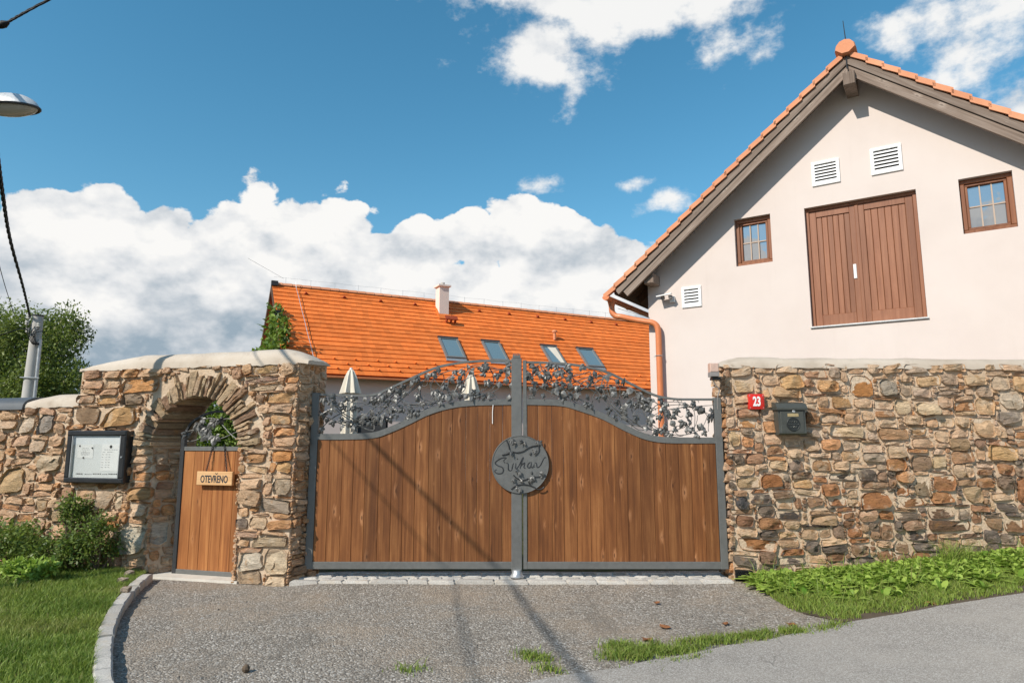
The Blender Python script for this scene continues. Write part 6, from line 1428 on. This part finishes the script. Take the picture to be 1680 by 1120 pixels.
for k, q in enumerate([(40, 975), (62, 965), (93, 968), (47, 978)]):
    p = PL(*q, LW.pt(0, .95 if k != 2 else .8, 0), LW.en); m = MB(); V = [(p.x, p.y, p.z)]; n5 = 10
    for j in range(n5): a = 2 * math.pi * j / n5; r = .034 if j % 2 else .022; V.append((p.x + r * math.cos(a), p.y - .012, p.z + r * math.sin(a)))
    m.add(V, [(0, 1 + j, 1 + (j + 1) % n5) for j in range(n5)]); m.tube([(p.x, p.y + .01, p.z), (p.x, p.y + .05, LAWN_Z)], .004, 4)
    tag(m.build('pink_flower', 'petal'), ['leftmost pale pink blossom, upper of the touching pair', 'pale pink blossom, second highest in the shrub', 'pale pink blossom farthest right in the shrub', 'pale pink blossom, lower of the touching pair'][k], 'flower', 'pink blossoms in the shrub')
# a few garden stones at the bed's edge
for k, q in enumerate([(200, 957), (212, 945), (205, 972)]):
    p = G(*q, dz=LAWN_Z); m = MB(); vs, fs = stone_geo(Frame((p.x, p.y), (1, 0)), 0, LAWN_Z + .03, .10, .07, .04, 500 + k); m.add(vs, fs); tag(m.build('bed_stone', 'stone', None, smooth=42, tint=(.42, .34, .26)), ['loose stone in the bed corner, middle of three', 'loose stone in the bed corner closest to the wall', 'loose stone in the bed corner closest to the lawn'][k], 'stone', 'loose stones by the kerb')
# bush seen through the arch, above the small door
bq = P(372, 700, 12.2); bush('yard_bush', (bq.x, bq.y, 0), .80, .6, 2.62, 9500, .085, 'leafy green bush behind the small arched door', mat='ivy_leaf', lumps=30, mean=.6, zmin=1.0)
# ivy on the gable of the long house
PT = []
while len(PT) < 5200:
    o_ = rng.uniform(-5.0, 3.6); z_ = rng.uniform(2.5, 7.3); top = 7.25 - abs(o_ - 1.5) * .62 + .5 * noise.noise((o_ * 1.5, z_, 0))
    if z_ < top: q = HF.pt(-.05 - abs(rng.normal(0, .35)) * (1.2 if z_ < 5.2 else .6), o_, z_); PT.append(tuple(q))
iv = thing('ivy_plant', HF.pt(0, 0, 0), 'green climber covering the gable end of the long house', 'climber')
V, F = leaf_cloud(np.array(PT), .24, rng); npmesh('foliage', V, F, 'ivy_leaf', iv, loc=tuple(HF.pt(0, 0, 0)), tint=tint_for(len(PT), rng, .5, .3, .02))
m = MB()
for k in range(4): m.tube(smooth_pts([HF.pt(0, -2 + k * 1.3, 0), HF.pt(-.05, -1.8 + k * 1.2, 2.5), HF.pt(0, -1.2 + k * .9, 5)], 10), .05, 5)
m.build('stem', 'bark', iv)
# trees beyond the left wall
def tree(c, R, H_, n, size, label, rng, mean=.6, lean=0):
    c = Vector(c); root = thing('broadleaf_tree', c, label, 'tree'); clumps = []
    m = MB(); m.tube(smooth_pts([c, c + Vector((.1, 0, H_ * .25)), c + Vector((.0 + lean, 0, H_ * .5)), c + Vector((lean * 1.5, 0, H_ * .85))], 12), [.26 * (1 - i / 14) for i in range(12)], 8); m.build('trunk', 'bark', root, smooth=60)
    for k in range(70):
        a = rng.uniform(0, 6.28); zz_ = rng.uniform(.12, .97); rr = R * (1 - abs(zz_ - .45) ** 1.6 * 1.9) * math.sqrt(rng.uniform(.15, 1)); clumps.append((c.x + rr * math.cos(a), c.y + rr * math.sin(a), c.z + H_ * zz_, rng.uniform(.6, 1.0) * R * .36))
    PT = []; per = n // 70; OUT = []
    for x_, y_, z_, s_ in clumps:
        d = rng.normal(size=(per, 3)); d /= np.linalg.norm(d, axis=1)[:, None]; PT.append(d * (rng.uniform(.25, 1.1, per)[:, None]) * np.array([s_, s_, s_ * 1.1]) + np.array([x_, y_, z_])); OUT.append(d)
    PT = np.concatenate(PT); V, F = leaf_cloud(PT, size, rng, outward=np.concatenate(OUT) * .5); npmesh('crown', V, F, 'tree_leaf', root, loc=tuple(c), tint=tint_for(len(PT), rng, mean, .3, .05))
    for k in range(14):
        x_, y_, z_, s_ = clumps[k]; m = MB(); zb = c.z + (z_ - c.z) * rng.uniform(.3, .6); m.tube(smooth_pts([(c.x, c.y, zb), ((c.x + x_) / 2, (c.y + y_) / 2, (zb + z_) / 2 + .2), (x_, y_, z_)], 7), [.07 * (1 - i / 8) for i in range(7)], 5); m.build('limb', 'bark', root)
tc = P(65, 640, 30); tree((tc.x, tc.y, 0), 2.9, 7.4, 46000, .15, 'green leafy tree behind the concrete pole', rng)
tc = P(-60, 640, 33); tree((tc.x, tc.y, 0), 3.6, 8.0, 34000, .17, 'pale green tree at the left edge of the picture', rng, .6)
for w in (left_wall, right_wall, barn, house): w['kind'] = 'thing'
SC.cycles.max_bounces = 6; SC.cycles.diffuse_bounces = 3; SC.cycles.glossy_bounces = 3; SC.cycles.transmission_bounces = 4; SC.cycles.transparent_max_bounces = 4
SC.cycles.use_denoising = True
